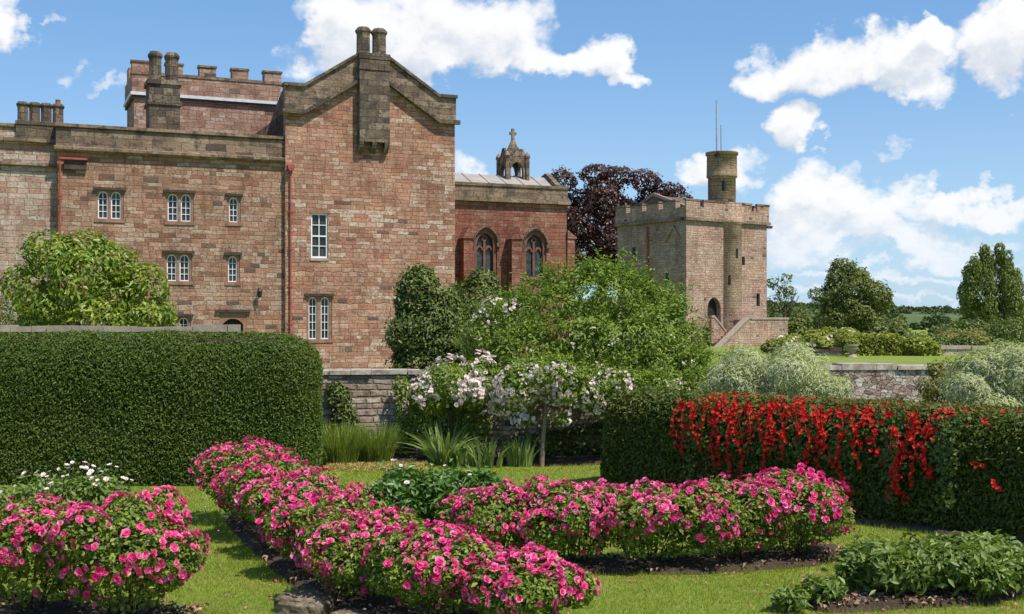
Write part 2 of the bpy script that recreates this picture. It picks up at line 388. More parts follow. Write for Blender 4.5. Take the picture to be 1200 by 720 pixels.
def wall_with_holes(mb, x0, x1, z0, z1, w, holes, reveal=.4):
    """front sheet of a wall in plane y=w with real rectangular openings and their reveals"""
    xs = sorted({x0, x1, *[h[0] for h in holes], *[h[1] for h in holes]}); zs = sorted({z0, z1, *[h[2] for h in holes], *[h[3] for h in holes]})
    for i in range(len(xs)-1):
        for j in range(len(zs)-1):
            cx, cz = (xs[i]+xs[i+1])/2, (zs[j]+zs[j+1])/2
            if any(h[0] < cx < h[1] and h[2] < cz < h[3] for h in holes): continue
            mb.add([(xs[i], w, zs[j]), (xs[i+1], w, zs[j]), (xs[i+1], w, zs[j+1]), (xs[i], w, zs[j+1])], [(0, 1, 2, 3)])
    for a, b, c, d in holes:
        r = w+reveal
        mb.add([(a, w, c), (a, r, c), (a, r, d), (a, w, d)], [(0, 1, 2, 3)]); mb.add([(b, w, c), (b, w, d), (b, r, d), (b, r, c)], [(0, 1, 2, 3)])
        mb.add([(a, w, c), (b, w, c), (b, r, c), (a, r, c)], [(0, 1, 2, 3)]); mb.add([(a, w, d), (a, r, d), (b, r, d), (b, w, d)], [(0, 1, 2, 3)])
        mb.add([(a, r, c), (b, r, c), (b, r, d), (a, r, d)], [(0, 1, 2, 3)])
def shell(mb, x0, x1, y0, y1, z0, z1, top=True):
    """sides, back and top of a block whose front is made by wall_with_holes"""
    mb.add([(x0, y1, z0), (x0, y0, z0), (x0, y0, z1), (x0, y1, z1)], [(0, 1, 2, 3)]); mb.add([(x1, y0, z0), (x1, y1, z0), (x1, y1, z1), (x1, y0, z1)], [(0, 1, 2, 3)])
    mb.add([(x1, y1, z0), (x0, y1, z0), (x0, y1, z1), (x1, y1, z1)], [(0, 1, 2, 3)])
    if top: mb.add([(x0, y0, z1), (x1, y0, z1), (x1, y1, z1), (x0, y1, z1)], [(0, 1, 2, 3)])

def arch_fn(kind, c, r, zs):
    if kind == 'round': return lambda x: zs+math.sqrt(max(r*r-(x-c)**2, 0))
    if kind == 'point':
        k = 1.3*r
        return lambda x: zs+math.sqrt(max(k*k-(abs(x-c)+k-r)**2, 0))
    if kind == 'tudor': return lambda x: zs+r*.55*(1-(abs(x-c)/r)**2.4)
def spandrel(mb, kind, x0, x1, zs, zt, y0, y1, n=10):
    c, r = (x0+x1)/2, (x1-x0)/2; f = arch_fn(kind, c, r, zs)
    for i in range(n):
        a, b = x0+(x1-x0)*i/n, x0+(x1-x0)*(i+1)/n
        mb.prism([(a, f(a)), (b, f(b)), (b, zt), (a, zt)], y0, y1)
def arch_bar(mb, kind, x0, x1, zs, t, y0, y1, n=10):
    """bar of thickness t that follows the inside of an arch"""
    c, r = (x0+x1)/2, (x1-x0)/2; f = arch_fn(kind, c, r, zs); f2 = arch_fn(kind, c, r-t, zs)
    k = (r-t)/r
    for i in range(n):
        a, b = x0+(x1-x0)*i/n, x0+(x1-x0)*(i+1)/n; a2, b2 = c+(a-c)*k, c+(b-c)*k
        mb.prism([(a, f(a)), (b, f(b)), (b2, f2(b2)), (a2, f2(a2))], y0, y1)

def arched_window(root, w, x0, x1, z0, z1, nl, cols, rows, dress, hood=True, name='window', jamb=.11, mull=.13):
    """stone surround with nl round headed lights; white casements with glazing bars; glass"""
    s = MB(); lw = ((x1-x0)-2*jamb-(nl-1)*mull)/nl; r = lw/2; zs = z1-.06-r
    ya, yb = w+.05, w+.3
    s.box(x0, x0+jamb, ya, yb, z0+.1, z1); s.box(x1-jamb, x1, ya, yb, z0+.1, z1)
    s.box(x0-.06, x1+.06, w-.05, yb+.02, z0-.08, z0+.1)
    fr = MB(); gl = MB()
    for i in range(nl):
        a = x0+jamb+i*(lw+mull); b = a+lw
        if i: s.box(a-mull, a, ya, yb, z0+.1, z1)
        spandrel(s, 'round', a, b, zs, z1, ya, yb)
        y2, y3 = w+.13, w+.2; t = .055
        fr.box(a, a+t, y2, y3, z0+.1, zs); fr.box(b-t, b, y2, y3, z0+.1, zs); fr.box(a+t, b-t, y2, y3, z0+.1, z0+.1+t)
        arch_bar(fr, 'round', a, b, zs, t, y2, y3)
        ztop = zs+r-t
        for k in range(1, cols):
            xx = a+lw*k/cols; fr.box(xx-.014, xx+.014, y2+.02, y3-.01, z0+.1+t, ztop-.01)
        for k in range(1, rows):
            zz = z0+.1+t+(ztop-z0-.1-t)*k/rows
            half = lw/2-t if zz < zs else math.sqrt(max((r-t)**2-(zz-zs)**2, 0))
            fr.box((a+b)/2-half, (a+b)/2+half, y2+.022, y3-.012, zz-.014, zz+.014)
        gl.box(a+.001, b-.001, w+.21, w+.24, z0+.1, z1-.02)
    o = s.build(name, M[dress], root)
    fr.build('frame', M['white'], o); gl.build('pane', M['glass'], o)
    if hood:
        h = MB(); h.box(x0-.1, x1+.1, w-.13, w+.02, z1+.003, z1+.12); h.build('lintel', M['darkstone'], o)
    return o
def opening(p, a, b, t, bt):
    x0 = p.u(a); x1 = p.u(b); m_ = (a+b)/2
    return x0, x1, p.z(m_, bt), p.z(m_, t)

def pipe(root, x, z0, z1, w, hopper=True, shoe_x=0):
    d = MB(); d.tube([(x, w-.12, z0), (x, w-.12, z1)], .048, 8)
    z = z0+1.2
    while z < z1-.5:
        d.lathe(x, w-.12, [(.05, z-.06), (.068, z-.05), (.068, z+.05), (.05, z+.06)], 10, False, cap=False); d.box(x-.13, x+.13, w-.05, w-.005, z-.03, z+.03); z += 1.9
    o = d.build('drainpipe', M['redpaint'], root)
    if hopper:
        h = MB(); h.prism([(x-.09, z1), (x+.09, z1), (x+.17, z1+.16), (x+.17, z1+.3), (x-.17, z1+.3), (x-.17, z1+.16)], w-.3, w-.02); h.build('hopper', M['redpaint'], o)
    return o
def octo(mb, cx, cy, r0, z0, z1, flare=.0):
    h = z1-z0
    prof = [(r0*1.12, z0), (r0*1.08, z0+h*.06), (r0*1.0, z0+h*.1), (r0*.98, z0+h*.72), (r0*1.05, z0+h*.78), (r0*1.2, z0+h*.84), (r0*1.2, z0+h*.9), (r0*1.0, z0+h*.95), (r0*.85, z1)]
    mb.lathe(cx, cy, prof, 8, False, 22.5, 382.5)

# ---- main wing -----------------------------------------------------------
pm = Plane(O0, EX, EY, 0)
wing = empty('castle_wing', O0, TH, 'long brown stone castle wing with small paired white windows and flat parapet', 'castle wing')
xa, xb = pm.u(67), pm.u(333)
zc = pm.z(200, 180); zp = pm.z(200, 153)       # cornice, coping
W1 = opening(pm, 112, 145, 223, 259); W2 = opening(pm, 194, 227, 226, 262); W3 = opening(pm, 266, 282, 230, 263)
W4 = opening(pm, 193, 225, 297, 332); W5 = opening(pm, 265, 281, 299, 333); W6 = opening(pm, 192, 224, 371, 405)
DR = opening(pm, 257, 289, 366, 418)
DX = opening(pm, 24, 50, 300, 336)
mb = MB(); wall_with_holes(mb, xa, xb, -.6, zp-.15, 0, [W1, W2, W3, W4, W5, W6, DR]); shell(mb, xa, xb, 0, 10, -.6, zp-.15)
mb.build('wall', M['wing'], wing)
mb = MB(); mb.box(xa-.12, xb-.005, -.16, .35, zp-.13, zp+.02); mb.prism_x([(-.30, zc-.1), (-.12, zc-.2), (.3, zc-.2), (.3, zc+.1), (-.04, zc+.1), (-.30, zc+.02)], xa-.15, xb-.004)
mb.box(xa-.06, xb-.004, -.045, .3, zc+.1, zp-.15)
mb.build('parapet', M['trim'], wing)
for wd, nl in ((W1, 2), (W2, 2), (W3, 1), (W4, 2), (W5, 1), (W6, 2)): arched_window(wing, 0, *wd, nl, 2, 4, 'dress')
# tudor doorway
s = MB(); x0, x1, z0, z1 = DR; zs = z1-.62
s.box(x0, x0+.16, .02, .32, z0, z1); s.box(x1-.16, x1, .02, .32, z0, z1); spandrel(s, 'tudor', x0+.16, x1-.16, zs, z1, .02, .32)
o = s.build('door_surround', M['dress'], wing)
h = MB(); h.box(x0-.18, x1+.18, -.14, .02, z1+.003, z1+.13); h.build('hood_mould', M['darkstone'], o)
d = MB()
for i in range(6): d.box(x0+.17+i*(x1-x0-.34)/6, x0+.17+(i+1)*(x1-x0-.34)/6-.012, .26, .3, z0, z1-.05)
d.build('door', M['door'], wing)
# lamp bracket on the wall
lx, lz = pm(303, 346); mb = MB(); mb.box(lx-.03, lx+.03, -.05, -.003, lz-.1, lz+.35); mb.tube([(lx, -.03, lz+.3), (lx, -.3, lz+.32)], .022, 6); mb.lathe(lx, -.3, [(.02, lz+.36), (.12, lz+.22), (.14, lz+.18), (.09, lz-.1), (.03, lz-.14)], 6, False)
mb.build('wall_lamp', M['iron'], wing)
# gutter pipe at the left end, running into its downpipe
gx0, gz = pm(70, 186); gx1, _ = pm(102, 187); mb = MB(); mb.box(gx0-.05, gx1, -.3, -.16, gz-.05, gz+.05); mb.box(gx1-.1, gx1, -.16, -.003, gz-.05, gz+.05)
mb.build('gutter', M['redpaint'], wing)
mb = MB(); mb.box(gx0+.2, gx1-.02, -.17, -.004, gz-.5, gz-.06); mb.build('gutter_shadow', M['darkstone'], wing)  # dark block standing in for the shadow below the gutter
pipe(wing, gx0, .2, gz-.09, -.1, False)
# broad stack with a pair of octagonal chimneys
pk = Plane(O0, EX, EY, 1.6)
ca, cb = pk.u(175), pk.u(211); zt = pk.z(193, 94); mb = MB()
zb = zp-.16; mb.box(ca, cb, 1.6, 3.2, zb, zt-.22); mb.box(ca-.1, cb+.1, 1.5, 3.3, zt-.22, zt); zm = pk.z(193, 121); mb.box(ca-.08, cb+.08, 1.53, 3.27, zm-.1, zm+.1)
o = mb.build('chimney', M['sooty'], wing)
for a, b in ((175.5, 192.5), (195, 212.5)):
    c = (pk.u(a)+pk.u(b))/2; r = (pk.u(b)-pk.u(a))/2/1.1
    mb = MB(); octo(mb, c, 2.4, r, zt+.003, pk.z(194, 58)); mb.build('chimney_shaft', M['sooty'], o)

# ---- far left wing ---------------------------------------------------------
farw = empty('castle_wing', O0, TH, 'pale weathered end wing of the castle at the left edge below four dark chimney shafts', 'castle wing')
pf = Plane(O0, EX, EY, .5)
fa, fb = pf.u(-170), xa-.002
zt = pf.z(35, 147); z1_ = pf.z(35, 165); z2_ = pf.z(35, 193)
FW = [opening(pf, -60, -30, 222, 258), opening(pf, -60, -30, 296, 332)]
mb = MB(); wall_with_holes(mb, fa, fb, -.6, zt-.12, .5, FW); shell(mb, fa, fb, .5, 10, -.6, zt-.12); mb.build('wall', M['far_wing'], farw)
for wd in FW: arched_window(farw, .5, *wd, 2, 2, 4, 'dress')
mb = MB(); mb.box(fa, fb, .4, .9, zt-.12, zt+.03); mb.box(fa, fb, .26, .8, z1_-.09, z1_+.09); mb.box(fa, fb, .28, .8, z2_-.07, z2_+.07); mb.build('string_course', M['trim'], farw)
pk = Plane(O0, EX, EY, .55)
ca, cb = pk.u(19), pk.u(69); zt2 = pk.z(44, 144); mb = MB(); mb.box(ca, cb, .34, 1.9, z1_+.103, zt2); mb.box(ca-.05, cb+.04, .3, 1.95, zt2-.14, zt2+.02)
o = mb.build('chimney', M['sooty'], farw)
for i in range(4):
    c = pk.u(27+i*13.8); mb = MB(); octo(mb, c, 1.0, .265, zt2+.023, pk.z(45, 119)); q = mb.build('chimney_shaft', M['sooty'], o)
    if i == 3:
        mb = MB(); zz = pk.z(45, 119); mb.lathe(c, 1.0, [(.13, zz+.002), (.11, zz+.16), (.13, zz+.2)], 10); mb.build('chimney_pot', M['terracotta'], q)

# ---- gabled block -----------------------------------------------------------
WG = -.3
pg = Plane(O0, EX, EY, WG)
gab = empty('gabled_block', O0, TH, 'tall red sandstone gabled block with a chimney stack on its gable', 'castle block')
ga, gb = xb, pg.u(533); gc = pg.u(436)
W7 = opening(pg, 364.5, 384.5, 250, 303.5); W8 = opening(pg, 359, 389, 347, 400)
ze = pg.z(333, 131); zer = pg.z(533, 143); ze = (ze+zer)/2
zl = pg.z(333, 103); zapex = pg.z(436, 58)
mb = MB(); wall_with_holes(mb, ga, gb, -.6, ze-.3, WG, [W7, W8])
slope = lambda x: zap_in-(abs(x-gc))*sl_
kn = .95                                                       # level kneelers at both ends
zap_in = pg.z(418, 97)+.62; sl_ = (zap_in-ze)/((gb-ga)/2-kn)
gc = (ga+gb)/2
poly = [(ga, ze-.3), (gb, ze-.3), (gb, ze), (gb-kn, ze), (gc, zap_in), (ga+kn, ze), (ga, ze)]
mb.add([(x, WG, z) for x, z in poly], [list(range(len(poly)))])
mb.add([(x, 9.7, z) for x, z in poly], [list(range(len(poly)))[::-1]])
shell(mb, ga, gb, WG, 9.7, -.6, ze-.02, False)
mb.build('wall', M['gable'], gab)
hb = 1.28                                                         # raised band along the gable
def band(off0, off1, y0, y1, mbx, ext=0.0):
    for s in (-1, 1):
        e = (ga-ext) if s < 0 else (gb+ext); k = (ga+kn) if s < 0 else (gb-kn)
        mbx.prism([(e, ze+off0), (k, ze+off0), (k, ze+off1), (e, ze+off1)], y0, y1)
        xe = gc+s*.8; zz_ = zap_in-.8*sl_; mbx.prism([(k, ze+off0), (xe, zz_+off0), (xe, zz_+off1), (k, ze+off1)], y0, y1)
mb = MB(); band(0, hb, WG-.06, WG+.45, mb, .05); o = mb.build('gable_parapet', M['trim'], gab)
mb = MB(); band(-.13, .08, WG-.34, WG-.063, mb, .2); band(hb+.002, hb+.17, WG-.2, WG+.5, mb, .1); mb.build('coping', M['sooty'], o)
# side parapet stepping down the left flank with its own coping
pz = ze+hb
mb = MB(); mb.prism_x([(WG+.46, ze-2.6), (7.2, ze-3.0), (7.2, ze-1.9), (2.2, pz-.7), (WG+.46, pz)], ga, ga+.4); mb.build('side_parapet', M['sooty'], gab)  # shade on this return is put into its dark stone colour
mb = MB()
rz = zap_in+.25; ry0, ry1 = WG+.5, 9.3
for s in (-1, 1):
    e = ga+.42 if s < 0 else gb-.02
    pts = [(e, ry0, ze-.2), (gc, ry0, rz), (gc, ry1, rz), (e, ry1, ze-.2)]
    mb.add(pts if s < 0 else pts[::-1], [(0, 3, 2, 1)] if s < 0 else [(0, 3, 2, 1)])
mb.build('roof', M['slate'], gab)
# chimney breast on corbels with two octagonal shafts
ca, cb = pg.u(418.5), pg.u(453.5); zt = pg.z(436, 65); zb = pg.z(436, 168); cw = WG-.5
mb = MB(); mb.box(ca, cb, cw, WG+.9, zb, zt-.3); mb.box(ca-.03, cb+.03, cw-.03, WG+.93, zt-.3, zt)
zz = pg.z(436, 83); mb.box(ca-.04, cb+.04, cw-.045, WG-.1, zz-.06, zz+.06)
o = mb.build('chimney', M['sooty'], gab)
for i in range(3):
    c = ca+.13+i*(cb-ca-.26)/2; mb = MB(); mb.prism_x([(WG-.005, zb-.55), (WG-.16, zb-.55), (cw+.1, zb-.3), (cw, zb-.003), (WG-.005, zb-.003)], c-.11, c+.11); mb.build('corbel', M['sooty'], o)
for a, b in ((418.5, 435.2), (437, 454)):
    c = (pg.u(a)+pg.u(b))/2; r = (pg.u(b)-pg.u(a))/2/1.08
    mb = MB(); octo(mb, c, WG+.2, r, zt+.003, pg.z(436, 32.5)); mb.build('chimney_shaft', M['sooty'], o)
# sash window
x0, x1, z0, z1 = W7; s = MB(); s.box(x0-.05, x1+.05, WG-.05, WG+.3, z0-.1, z0+.03); o = s.build('window', M['sill'], gab)
s = MB(); s.box(x0-.08, x1+.08, WG-.03, WG+.35, z1+.002, z1+.16); s.build('lintel', M['dress'], o)
fr = MB(); ya, yb = WG+.1, WG+.18; t = .085
fr.box(x0, x0+t, ya, yb, z0+.03, z1); fr.box(x1-t, x1, ya, yb, z0+.03, z1); fr.box(x0+t, x1-t, ya, yb, z1-t, z1); fr.box(x0+t, x1-t, ya, yb, z0+.03, z0+.13)
fr.box(x0+t, x1-t, ya+.01, yb-.01, (z0+z1)/2-.035, (z0+z1)/2+.035); fr.box((x0+x1)/2-.02, (x0+x1)/2+.02, ya+.02, yb-.02, z0+.13, z1-t)
for k in (.27, .73): zz = z0+.03+(z1-z0)*k; fr.box(x0+t, x1-t, ya+.022, yb-.022, zz-.018, zz+.018)
fr.build('frame', M['white'], o); gl = MB(); gl.box(x0+.01, x1-.01, yb+.005, yb+.03, z0+.03, z1-.01); gl.build('pane', M['glass'], o)
arched_window(gab, WG, *W8, 2, 2, 5, 'dress', jamb=.13, mull=.2)
px_, pz_ = pg(340, 201); pipe(gab, px_, -.2, pz_, WG, True)

# ---- keep behind the wing ---------------------------------------------------
WK = 11.0
pk = Plane(O0, EX, EY, WK); keep = empty('castle_keep', O0, TH, 'square castle keep with battlements rising behind the long wing', 'keep')
ka, kb = pk.u(157), pk.u(327); zs = pk.z(240, 117.5); zg = pk.z(240, 91)
mb = MB(); mb.box(ka, kb, WK, WK+4.2, 4, zs); mb.build('wall', M['keep'], keep)
mb = MB(); mb.box(ka-.12, kb+.12, WK-.12, WK+.5, zs+.18, zg-.12); mb.box(ka-.12, ka+.38, WK+.5, WK+3.7, zs+.18, zg-.12); mb.box(kb-.38, kb+.12, WK+.5, WK+3.7, zs+.18, zg-.12); mb.box(ka-.12, kb+.12, WK+3.7, WK+4.3, zs+.18, zg-.12)
mb.build('parapet', M['keep'], keep)
mb = MB(); mb.box(ka-.2, kb+.2, WK-.22, WK+4.4, zs+.003, zs+.18); mb.build('string_course', M['lead'], keep)
mb = MB(); mb.box(ka-.12, kb+.12, WK-.13, WK+4.3, zs-.2, zs-.003); mb.build('string_course', M['darkstone'], keep)
mb = MB(); mb.box(ka-.16, kb+.16, WK-.17, WK+.53, zg-.12, zg+.04); mb.build('coping', M['trim'], keep)
zm = pk.z(240, 76.5); gw = (kb-ka)/5.0; mwid = gw*.57
for i in range(5):
    x0 = ka-.12+i*(kb-ka+.24-mwid*1.08)/4
    ww = mwid*1.08 if i in (0, 4) else mwid
    mb = MB(); mb.box(x0, x0+ww, WK-.12, WK+.5, zg+.043, zm-.16); o = mb.build('merlon', M['keep'], keep)
    mb = MB(); mb.prism_x([(WK-.18, zm-.157), (WK+.56, zm-.157), (WK+.56, zm-.06), (WK+.19, zm+.03), (WK-.18, zm-.06)], x0-.05, x0+ww+.05); mb.build('coping', M['trim'], o)
for i in range(1):
    for s in (0, 1):
        y0 = WK+1.9+i*2.0; x0 = ka-.118 if s == 0 else kb-.38
        mb = MB(); mb.box(x0, x0+.5, y0, y0+1.1, zg-.118, zm-.1); mb.build('merlon', M['keep'], keep)

# ---- chapel -------------------------------------------------------------------
WC = 2.6
pc = Plane(O0, EX, EY, WC); chap = empty('chapel', O0, TH, 'low red sandstone chapel with two traceried windows and a bellcote', 'chapel')
ca, cb = gb+.003, pc.u(664); zc = pc.z(600, 235); zp = pc.z(600, 217)
CA = opening(pc, 555.5, 582.5, 268, 323); CB = opening(pc, 613.5, 640.5, 270, 325)
mb = MB(); wall_with_holes(mb, ca, cb, -.6, zp-.1, WC, [CA, CB], .5); shell(mb, ca, cb, WC, WC+7, -.6, zp-.1); mb.build('wall', M['chapel'], chap)
mb = MB(); mb.box(ca, cb+.14, WC-.26, WC+.3, zc-.14, zc+.1); mb.box(ca, cb+.05, WC-.05, WC+.3, zc+.1, zp-.12); mb.box(ca, cb+.1, WC-.12, WC+.36, zp-.12, zp+.04)
mb.build('parapet', M['trim'], chap)
pr = Plane(O0, EX, EY, WC+3.6); zr = pr.z(590, 206); re_ = pr.u(632)
mb = MB(); mb.add([(ca, WC+.36, zp-.35), (cb-.2, WC+.36, zp-.35), (re_+.5, WC+3.6, zr), (ca, WC+3.6, zr)], [(0, 1, 2, 3)])
mb.add([(ca, WC+3.6, zr), (re_+.5, WC+3.6, zr), (cb-.2, WC+6.9, zp-.35), (ca, WC+6.9, zp-.35)], [(0, 1, 2, 3)])
for i in range(7):
    f = (i+.5)/7; xx = ca+(re_-ca)*f; xx2 = ca+(cb-.3-ca)*f
    mb.tube([(xx2, WC+.38, zp-.33), (xx, WC+3.6, zr+.02)], .035, 6)
mb.build('roof', M['leadroof'], chap)
mb = MB()
P0, P1 = Vector((cb-.12, WC+.3, zp-.25)), Vector((re_+.55, WC+3.6, zr+.12))
mb.tube([P0, P1], [.22, .22], 4, False); mb.tube([P1, Vector((cb-.12, WC+6.9, zp-.25))], .22, 4, False); mb.build('coping', M['trim'], chap)
def gothic(x0, x1, z0, z1):
    s = MB(); ya, yb = WC+.08, WC+.42; j = .2; m_ = .13; zs = z1-(x1-x0)/2*1.27
    s.box(x0, x0+j, ya, yb, z0, zs); s.box(x1-j, x1, ya, yb, z0, zs); s.box(x0-.06, x1+.06, WC-.06, yb, z0-.14, z0)
    arch_bar(s, 'point', x0, x1, zs, j, ya, yb, 14)
    o = s.build('window', M['chdress'], chap)
    s = MB(); spandrel(s, 'point', x0, x1, zs, z1, WC+.002, yb, 16); s.build('arch_head', M['chapel'], chap)
    t = MB(); c = (x0+x1)/2; ya, yb = WC+.2, WC+.36
    t.box(c-m_/2, c+m_/2, ya, yb, z0, zs+.2)
    for a, b in ((x0+j, c-m_/2), (c+m_/2, x1-j)): arch_bar(t, 'point', a, b, zs-.32, .1, ya+.004, yb-.004, 10)
    # little eye of the tracery
    for k in range(12):
        a0, a1 = 2*math.pi*k/12, 2*math.pi*(k+1)/12; r0, r1 = .10, .17; zz = zs+.36
        t.prism([(c+r0*math.cos(a0), zz+r0*math.sin(a0)), (c+r1*math.cos(a0), zz+r1*math.sin(a0)), (c+r1*math.cos(a1), zz+r1*math.sin(a1)), (c+r0*math.cos(a1), zz+r0*math.sin(a1))], ya+.008, yb-.008)
    t.build('tracery', M['chdress'], o)
    g_ = MB(); g_.box(x0+.1, x1-.1, yb-.05, yb-.02, z0, z1-.02); g_.build('pane', M['leaded'], o)
    h = MB(); f = arch_fn('point', c, (x1-x0)/2+.04, zs+.02); n = 16; hw = (x1-x0)/2+.04
    for i in range(n):
        a, b = c-hw+2*hw*i/n, c-hw+2*hw*(i+1)/n; h.prism([(a, f(a)), (b, f(b)), (b, f(b)+.12), (a, f(a)+.12)], WC-.12, WC-.003)
    for s_ in (-1, 1): h.box(c+s_*(hw+.02)-.11, c+s_*(hw+.02)+.11, WC-.14, WC-.004, zs-.12, zs+.1)
    h.build('hood_mould', M['sooty'], o)
gothic(*CA); gothic(*CB)
def buttress(a, b, ztop, dep, gabled=True, off=0):
    x0, x1 = a, b; mb = MB(); c = (a+b)/2
    mb.box(x0, x1, WC-dep, WC-.004+off, -.6, ztop-.5)
    if gabled: mb.prism([(x0-.08, ztop-.497), (x1+.08, ztop-.497), (c, ztop+.15)], WC-dep-.08, WC-.004+off)
    else: mb.prism_x([(WC-.004+off, ztop-.497), (WC-dep-.08, ztop-.497), (WC-dep-.08, ztop-.3), (WC-.004+off, ztop+.1)], x0-.05, x1+.05)
    return mb.build('buttress', M['chapel'], chap)
buttress(pc.u(538), pc.u(549), pc.z(543, 270), .75); buttress(pc.u(594), pc.u(606), pc.z(600, 271), .75)
mb = MB(); x0 = cb+.004; zt = pc.z(664, 272); mb.box(x0, x0+.5, WC-.1, WC+.6, -.6, zt-.4); mb.prism([(x0, zt-.397), (x0+.58, zt-.397), (x0+.58, zt-.3), (x0, zt+.1)], WC-.16, WC+.66)
mb.build('buttress', M['chapel'], chap)
# bellcote
pb = Plane(O0, EX, EY, WC+3.6); bx, zb = pb(601, 208); z1 = pb.z(601, 179); z2 = pb.z(601, 151); hw = (pb.u(616)-pb.u(586))/2*.8
bc = MB(); y = WC+3.6
gzb = zb+.75; gzt = z1+.1; f_hw = hw*.6
for axis in (0, 1):
    for sg in (-1, 1):
        zs = zb+.35; cc0 = bx if axis == 0 else y; fn = arch_fn('point', cc0, f_hw, zs)
        gz = lambda q: gzt-abs(q-cc0)/hw*(gzt-gzb)
        at = (y if axis == 0 else bx)+sg*(hw-.12)
        put = (lambda pl_, mb_=bc, at=at: mb_.prism(pl_, at-.11, at+.11)) if axis == 0 else (lambda pl_, mb_=bc, at=at: mb_.prism_x(pl_, at-.11, at+.11))
        e_ = .0 if axis == 0 else .232
        for q0, q1 in ((cc0-hw+e_, cc0-f_hw), (cc0+f_hw, cc0+hw-e_)): put([(q0, zb-.3), (q1, zb-.3), (q1, gz(q1)), (q0, gz(q0))])
        for i in range(12):
            q0, q1 = cc0-f_hw+2*f_hw*i/12, cc0-f_hw+2*f_hw*(i+1)/12
            put([(q0, fn(q0)), (q1, fn(q1)), (q1, max(gz(q1), fn(q1)+.1)), (q0, max(gz(q0), fn(q0)+.1))])
for sx in (-1, 1):
    for sy in (-1, 1): bc.lathe(bx+sx*hw*.98, y+sy*hw*.98, [(.15, zb-.3), (.15, gzb+.35), (.19, gzb+.38), (.19, gzb+.5), (.02, gzb+.75)], 8, False)
bc.box(bx-hw-.1, bx+hw+.1, y-hw-.1, y+hw+.1, zb-.5, zb-.28)
bc.lathe(bx, y, [(hw*.95, gzb+.2), (hw*.62, z1+.05), (.12, z2-.75), (.10, z2-.55)], 8, False, 22.5, 382.5)
copb = MB()
for sg in (-1, 1):
    for s_ in (-1, 1):
        copb.tube([(bx+s_*hw*1.08, y+sg*(hw-.1), gzb+.0), (bx, y+sg*(hw-.1), gzt+.1)], .12, 4, False)
        copb.tube([(bx+sg*(hw-.1), y+s_*hw*1.08, gzb+.0), (bx+sg*(hw-.1), y, gzt+.1)], .12, 4, False)
o = bc.build('bellcote', M['trim'], chap); copb.build('coping', M['sooty'], o)
cr = MB(); zc_ = z2-.3; cr.box(bx-.08, bx+.08, y-.08, y+.08, z2-.58, z2); cr.box(bx-.21, bx-.083, y-.078, y+.078, zc_-.08, zc_+.08); cr.box(bx+.083, bx+.21, y-.078, y+.078, zc_-.08, zc_+.08)
cr.build('cross', M['trim'], o)

# ---- pele tower ------------------------------------------------------------------
RX = Vector((.814, .581, 0)).normalized(); TT = math.atan2(RX.y, RX.x); LY = Vector((-RX.y, RX.x, 0)); TO = Vector((12.4, 85, 0))
pt = Plane(TO, RX, LY, 0); tower = empty('stone_tower', TO, TT, 'square battlemented stone tower with round stair turret and flagpole', 'tower')
tw, td = 8.3, 7.5; zb = .3; zc = pt.z(850, 261); zp = pt.z(850, 237); zg = zp-.55
D = (2.1, 3.45, pt.z(835, 378), pt.z(835, 346)); SL = [opening(pt, 869.5, 873, 301, 311), opening(pt, 886.5, 890.5, 344, 359)]
mb = MB(); wall_with_holes(mb, 0, tw, zb, zc, 0, [D, *SL], .5); shell(mb, 0, tw, 0, td, zb, zc)
mb.build('wall', M['tower'], tower)
# stair turret: round bay on the face, free drum above the roof, wider top
tx = 4.62; tr = 1.02; ty = 1.05
zs0 = pt.z(847, 236); z_j = pt.z(847, 205)-.1; z_t = pt.z(847, 176)
mb = MB(); mb.lathe(tx, ty, [(tr, zc-.3), (tr, z_j), (tr+.1, z_j+.05), (tr+.12, z_j+.18), (tr+.1, z_j+.26), (tr+.08, z_t-.22), (tr+.18, z_t-.2), (tr+.18, z_t)], 40, True)
o = mb.build('stair_turret', M['turret'], tower)
for me_ in [o.data]:
    uv = me_.uv_layers['wall'].data; co = me_.vertices
    for poly in me_.polygons:
        aa = [math.atan2(co[me_.loops[l].vertex_index].co.y-ty, co[me_.loops[l].vertex_index].co.x-tx) for l in poly.loop_indices]
        if max(aa)-min(aa) > 3: aa = [a+6.2832 if a < 0 else a for a in aa]
        if abs(poly.normal.z) < .8:
            for l, a in zip(poly.loop_indices, aa): uv[l].uv = (a*tr, co[me_.loops[l].vertex_index].co.z)
def turret_slot(px, t, b, wd=.14):
    x_, _ = pt(px, t); za, zb_ = pt.z(px, b), pt.z(px, t)
    xx = min(max(x_, tx-tr*.9), tx+tr*.9); yy = ty-math.sqrt(max((tr+.09)**2-(xx-tx)**2, .01))
    s = MB(); s.box(xx-wd, xx+wd, yy-.02, yy+.3, za, zb_); s.build('window', M['iron'], o)
turret_slot(851, 212, 223, .1); turret_slot(846, 178, 183, .16)
bw = .78; bp = .62; bcy = .45; bcr = 1.02
mb = MB(); mb.lathe(tx, bcy, [(bcr, zb), (bcr, zc-.12), (bcr+.1, zc-.02), (bcr+.12, zc+.19), (bcr+.02, zc+.22), (bcr+.02, zp-.02)], 24, True, 200, 340, cap=False); mb.add([(tx+(bcr+.02)*math.cos(R(200+140*i/24)), bcy+(bcr+.02)*math.sin(R(200+140*i/24)), zp-.02) for i in range(25)], [list(range(25))])
ob_ = mb.build('stair_bay', M['bay'], tower)
